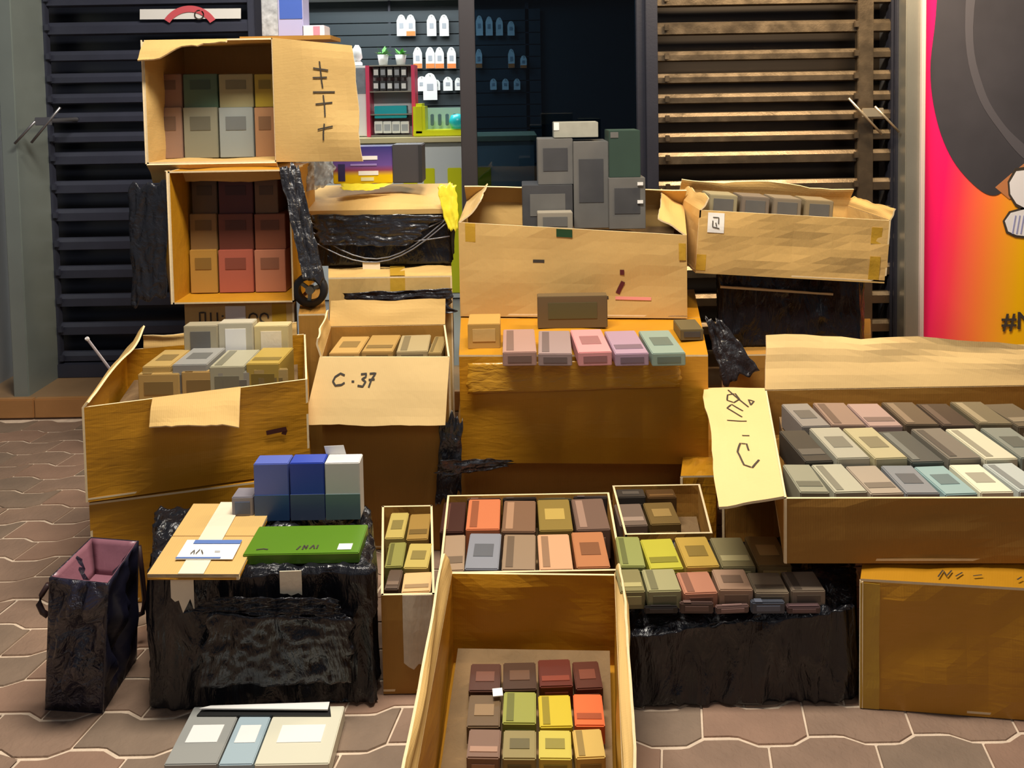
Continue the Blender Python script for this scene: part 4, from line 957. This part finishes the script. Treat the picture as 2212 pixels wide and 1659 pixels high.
# on the middle box (T)
flat_row('behind the front open box', 'front', [952] + gx(1007, 4), 1232, 1150, .228, .085, [(155, 130, 105), (130, 132, 140), (145, 122, 98), (200, 155, 118), (175, 115, 75)], 'mixed small boxes in the middle box', dmin=oc.y + .045, dmax=2.245)
flat_row('behind the front open box', 'second', [952] + gx(1007, 4), 1148, 1076, .228, .085, [(66, 38, 30), (198, 115, 75), (122, 92, 70), (134, 112, 55), (112, 88, 75)], 'mixed small boxes in the middle box', dmin=oc.y + .045, dmax=2.245)
flat_row('behind the front open box', 'rear', gx(1007, 4), 1072, 1012, .228, .08, [(76, 52, 40), (44, 38, 34), (62, 58, 40), (60, 50, 48)], 'mixed small boxes in the middle box', dmin=oc.y + .045, dmax=2.245)
flat_row('behind the low black box', 'front', [1330, 1394, 1464], 1134, 1082, .23, .085, [(108, 92, 80), (105, 84, 45)], 'grey-brown boxes behind the low black box', dmin=dPb + .035, dmax=2.285)
flat_row('behind the low black box', 'rear', [1330, 1394, 1460], 1078, 1040, .23, .08, [(58, 52, 46), (78, 54, 26)], 'grey-brown boxes behind the low black box', dmin=dPb + .035, dmax=2.285)
# on P
flat_row('on the low black box', 'front', gx(1391, 5), 1366, 1306, .245, .022, [(28, 24, 24), (76, 56, 50), (102, 78, 72), (66, 70, 80), (76, 56, 56)], 'small boxes on the low black box', dmin=dP + .01, dmax=dPb)
flat_row('on the low black box', 'middle', [1332] + gx(1391, 5), 1302, 1230, .268, .04, [(125, 116, 75), (152, 146, 105), (175, 118, 92), (158, 126, 102), (138, 122, 100), (128, 112, 95)], 'small boxes on the low black box', dmin=dP + .01, dmax=dPb)
flat_row('on the low black box', 'rear', [1332] + gx(1391, 4), 1228, 1158, .275, .042, [(138, 142, 80), (175, 168, 55), (176, 144, 64), (122, 112, 78), (122, 96, 55)], 'small boxes on the low black box', dmin=dP + .01, dmax=dPb)
# on N
flat_row('on the narrow brown box', 'front', [834, 868, 934], 1278, 1230, zN, .09, [(82, 64, 50), (212, 172, 118)], 'small boxes on the narrow brown box', dmin=dN + .012, dmax=dNb - .012)
flat_row('on the narrow brown box', 'second', [834, 876, 932], 1226, 1168, zN + .005, .09, [(135, 132, 68), (182, 162, 88)], 'small boxes on the narrow brown box', dmin=dN + .012, dmax=dNb - .012)
flat_row('on the narrow brown box', 'rear', [836, 880, 930], 1164, 1104, zN + .005, .09, [(180, 160, 88), (152, 120, 60)], 'small boxes on the narrow brown box', dmin=dN + .012, dmax=dNb - .012)
# in J
xsJ = gx(1700, 8)
flat_row('in the G-120% box', 'front', [1706] + xsJ[1:], 1066, 1000, zJ - .006, .066, [(140, 138, 118), (170, 166, 145), (162, 148, 130), (130, 132, 134), (142, 168, 166), (220, 214, 188), (180, 186, 180), None], 'grey and white boxes in the box marked G-120%', dmin=dJ + .02, dmax=dJb - .02)
flat_row('in the G-120% box', 'middle', [1706] + xsJ[1:], 996, 924, zJ + .004, .076, [(64, 60, 54), (164, 160, 142), (175, 165, 128), (80, 82, 76), (118, 112, 100), (204, 198, 172), (128, 132, 122), None], 'grey and white boxes in the box marked G-120%', dmin=dJ + .02, dmax=dJb - .02)
flat_row('in the G-120% box', 'rear', [1706] + xsJ[1:], 920, 866, zJ + .004, .076, [(134, 128, 122), (142, 118, 104), (164, 138, 130), (96, 82, 66), (66, 54, 46), (112, 102, 80), (98, 88, 72), None], 'grey and white boxes in the box marked G-120%', dmin=dJ + .02, dmax=dJb - .02)
# on I
flat_row('on the wide amber box', 'only', gx(1084, 5), 766, 712, zI1 + .05, .04, [(165, 130, 118), (150, 128, 124), (208, 142, 142), (162, 134, 152), (132, 150, 138)], 'pastel boxes on the wide amber box')
pbox('golden tan box lying at the left end of the wide amber box', 1010, 1080, 700, 2.55, zI1 + .008, .12, mat('tan_flat', (185, 145, 75), .5), KRAFT)
pbox('dark olive box at the right end of the wide amber box', 1470, 1520, 712, 2.6, zI1 + .008, .12, mat('olive_dark', (95, 84, 56), .5), DG)
pbox('long dark brown box lying against the large plain box', 1161, 1312, 640, 2.76, zI1 + .008, .05, mat('brown_dark_box', (100, 82, 55), .5), mat('olive_print', (84, 78, 48), .5))
# in G
flat_row('in the C-37 box', 'front', [722, 790, 860, 930, 962], 762, 722, .60, .035, [(186, 150, 88), (172, 138, 80), (165, 148, 110), (148, 125, 78)], 'tan boxes in the C-37 box')
v = at(966, 768, 2.37)
# in H
flat_row('in the wide left box', 'front', [300, 393, 470, 547, 624], 840, 796, .60, .095, [(184, 152, 92), (182, 148, 90), (150, 145, 132), (176, 150, 96)], 'grey and tan boxes in the wide left box', 1.5, dmin=2.34)
flat_row('in the wide left box', 'rear', [330, 393, 470, 547, 622], 790, 750, .62, .115, [(182, 152, 92), (148, 146, 140), (166, 160, 134), (176, 148, 70)], 'grey and tan boxes in the wide left box', 1.5, dmin=2.34)
pbox('taupe box standing at the rear of the wide left box', 396, 468, 704, 2.50, .505, .05, mat('taupe_stand', (160, 150, 125), .5), GG, band=(.2, .8, .5, .9))
pbox('pale grey box standing at the rear of the wide left box', 471, 545, 698, 2.51, .505, .05, mat('palegrey_stand', (186, 178, 156), .5), PAPER, band=(.2, .8, .5, .9))
pbox('beige box standing at the rear of the wide left box', 548, 622, 704, 2.52, .505, .05, mat('beige_stand', (202, 184, 134), .5), TAPE_CREAM, band=(.2, .8, .5, .9))
# in A and B (mouth toward the street)
def in_side(root_lab, rows, d, z0, group):
    zc_ = z0
    for r_, (y0, cells) in enumerate(rows):
        zn = None
        n = 0
        for (x0, x1, c) in cells:
            m_ = mat('box_print_%d_%d_%d' % c, c, .42, var=.06); c2 = tuple(int(v * .75) for v in c)
            pos = ord_[n] + ' from left'; n += 1
            o = pbox(f'{cname(c)} product box, {pos} in {["bottom", "middle", "top"][r_]} layer {root_lab}', x0 + 1, x1 - 1, y0, d + .01 * r_, zc_, .16, m_, mat('print_%d_%d_%d' % c2, c2, .42), group=group, band=(.2, .8, .55, .82))
            zn = Z((x0 + x1) / 2, y0, d + .01 * r_)
        zc_ = zn + .001
zA0 = Z(458, 352, 2.86) + .008
in_side('inside the topmost open box', [(232, [(326, 392, (140, 110, 92)), (394, 469, (128, 125, 105)), (471, 546, (140, 145, 140)), (548, 594, (165, 122, 85))]),
                                          (160, [(326, 392, (130, 96, 78)), (394, 469, (74, 94, 72)), (471, 546, (150, 140, 100)), (548, 594, (172, 148, 48))])], 3.0, zA0, 'product boxes inside the topmost open box')
zB0 = Z(494, 655, 2.78) + .008
in_side('inside box with torn film', [(540, [(408, 468, (176, 132, 60)), (470, 546, (172, 92, 72)), (548, 616, (184, 120, 90))]),
                                                   (462, [(408, 468, (130, 98, 58)), (470, 546, (104, 54, 40)), (548, 616, (134, 78, 52))]),
                                                   (388, [(412, 468, (82, 62, 42)), (470, 546, (78, 34, 32)), (548, 600, (108, 78, 50))])], 2.90, zB0, 'product boxes inside the box with torn film')
# in O
flat_row('in the front open box', 'nearest', [1008, 1084, 1161, 1237, 1306], 1644, 1575, .12, .045, [(122, 92, 74), (140, 125, 78), (195, 178, 75), (200, 165, 85)], 'bright boxes in the front open box', dmin=1.26, dmax=1.9)
flat_row('in the front open box', 'middle', [1008, 1084, 1161, 1237, 1306], 1570, 1495, .12, .045, [(102, 80, 54), (145, 145, 64), (198, 174, 42), (220, 104, 52)], 'bright boxes in the front open box', dmin=1.26, dmax=1.9)
flat_row('in the front open box', 'rear', [1012, 1084, 1161, 1237, 1300], 1490, 1425, .12, .045, [(80, 48, 36), (70, 46, 30), (92, 36, 20), (84, 40, 24)], 'bright boxes in the front open box', dmin=1.26, dmax=1.9)
v = onz(1075, 1498, .125); o = box('price_tag', (v.x, v.y, .1275), (.022, .022, .002), PAPER, rz=.1); tag(o, 'tiny white tag on the boxes in the front open box', 'tag')

# Q: white booklets on the paving at the bottom edge
QW = [(352, 470, (150, 150, 145)), (470, 547, (160, 178, 186)), (547, 712, (212, 208, 186))]
for k, (x0, x1, c) in enumerate(QW):
    a, b, c_, d_ = onz(x0, 1655, .035), onz(x1, 1655, .035), onz(x1, 1530, .035), onz(x0, 1530, .035)
    g = thing('white_carton', ['grey flat carton at the left end of the pale cartons on the front paving', 'pale blue flat carton in the middle of the pale cartons on the front paving', 'wide cream flat carton at the right of the pale cartons on the front paving'][k], 'box',
              ((a.x + b.x) / 2, (a.y + d_.y) / 2, .002))
    bm = bmesh.new(); box_bm(bm, Vector((0, 0, .018)), (b.x - a.x - .004, d_.y - a.y, .036), bevel=.002); mesh_obj('body', bm, mat('box_print_%d_%d_%d' % c, c, .42), g)
    box('print_panel', (0, 0, .0366), ((b.x - a.x) * .6, (d_.y - a.y) * .3, .0012), PAPER, g)
bk = thing('booklet', 'thin black and white booklet against the foot of the black wrapped box', 'booklet', onz(560, 1530, .036))
q_ = bk.location; P = patch(*[onz(px, py, .05) - q_ for px, py in ((430, 1530), (708, 1532), (712, 1516), (455, 1524))]); bm = bmesh.new(); slab_bm(bm, P, 2, 1, .003, 0); mesh_obj('pages', bm, PAPER, bk)
P = patch(*[onz(px, py, .042) - q_ for px, py in ((425, 1545), (715, 1545), (712, 1520), (440, 1528))]); bm = bmesh.new(); slab_bm(bm, P, 2, 1, .004, 0); mesh_obj('cover', bm, mat('black_cover', (.012, .012, .012), .4), bk)

# black torn film between the C-37 box and the amber box
tf = film('torn_film', None, [at(942, 1090, 2.34), at(996, 1070, 2.34), at(1000, 900, 2.36), at(952, 900, 2.36)], .014, BLACK_FILM, 81., nu=16, nv=26, fr=6)
tag(tf, 'strip of black film hanging between the C-37 box and the amber box', 'plastic film')
tf = film('torn_film', None, [at(950, 1030, 2.31), at(1098, 1004, 2.36), at(1104, 990, 2.36), at(950, 990, 2.31)], .012, BLACK_FILM, 83., nu=26, nv=10, fr=5)
tag(tf, 'black film tongue pointing right under the wide amber box', 'plastic film')

# M: dark bag at the far left
zbag = .34
pts = [onz(106, 1248, zbag), onz(234, 1262, zbag), onz(300, 1168, zbag), onz(197, 1160, zbag)]
ptb = [onz(97, 1532, .002), onz(222, 1540, .002), onz(296, 1420, .002), onz(180, 1410, .002)]
BAG = mat('dark_violet_coated_fabric', (.016, .014, .030), .30, var=.8, vscale=14, bump=1.0, bscale=22, dist=.03, spec=.9)
BAGS = mat('navy_bag_side', (.008, .008, .022), .45, bump=.3, bscale=12)
LIN = mat('dusty_pink_lining', (.24, .10, .13), .35, var=.3, vscale=10, bump=.5, bscale=10, dist=.01)
cb = sum(ptb, Vector()) / 4; bag = thing('shopping_bag', 'dark violet shopping bag with pink lining standing at the far left', 'bag', (cb.x, cb.y, .002))
for i, nm in enumerate(('front_panel', 'side_panel', 'back_panel', 'side_panel')):
    j = (i + 1) % 4
    P = patch(ptb[i] - bag.location, ptb[j] - bag.location, pts[j] - bag.location, pts[i] - bag.location, .06, 90 + i, 6, bow=(-.02 if i in (1, 3) else .01))
    bm = bmesh.new(); slab_bm(bm, P, 14, 18, .003, 0, face_mat=0); mesh_obj(nm, bm, BAG if i in (0, 3) else BAGS, bag, smooth=True)
P = patch(ptb[0] - bag.location, ptb[1] - bag.location, ptb[2] - bag.location, ptb[3] - bag.location); bm = bmesh.new(); slab_bm(bm, P, 2, 2, .002, 0); mesh_obj('bottom', bm, BAGS, bag)
lc = [(p - bag.location) for p in pts]; ctr = sum(lc, Vector()) / 4
low = [(ctr + (p - ctr) * .55) - Vector((0, 0, .07)) for p in lc]
for i in range(4):
    j = (i + 1) % 4; k0 = ctr + (lc[i] - ctr) * .95; k1 = ctr + (lc[j] - ctr) * .95
    bm = bmesh.new(); slab_bm(bm, patch(low[i], low[j], k1, k0, .004, 99 + i, 3), 6, 6, .001, 0); mesh_obj('lining', bm, LIN, bag, smooth=True)
bm = bmesh.new(); slab_bm(bm, patch(low[0], low[1], low[2], low[3]), 2, 2, .001, 0); mesh_obj('lining', bm, LIN, bag)
for side, px_s in (('l', [(104, 1262), (90, 1285), (84, 1305), (92, 1322), (104, 1330)]), ('r', [(300, 1180), (306, 1230), (312, 1290), (308, 1325), (300, 1328)])):
    dd = 1.76 if side == 'l' else 1.97
    bm = bmesh.new(); tube_bm(bm, [at(x, y, dd) - bag.location for x, y in px_s], .0065, 8); mesh_obj('handle', bm, mat('dark_brown_strap', (.03, .012, .012), .5), bag, smooth=True)
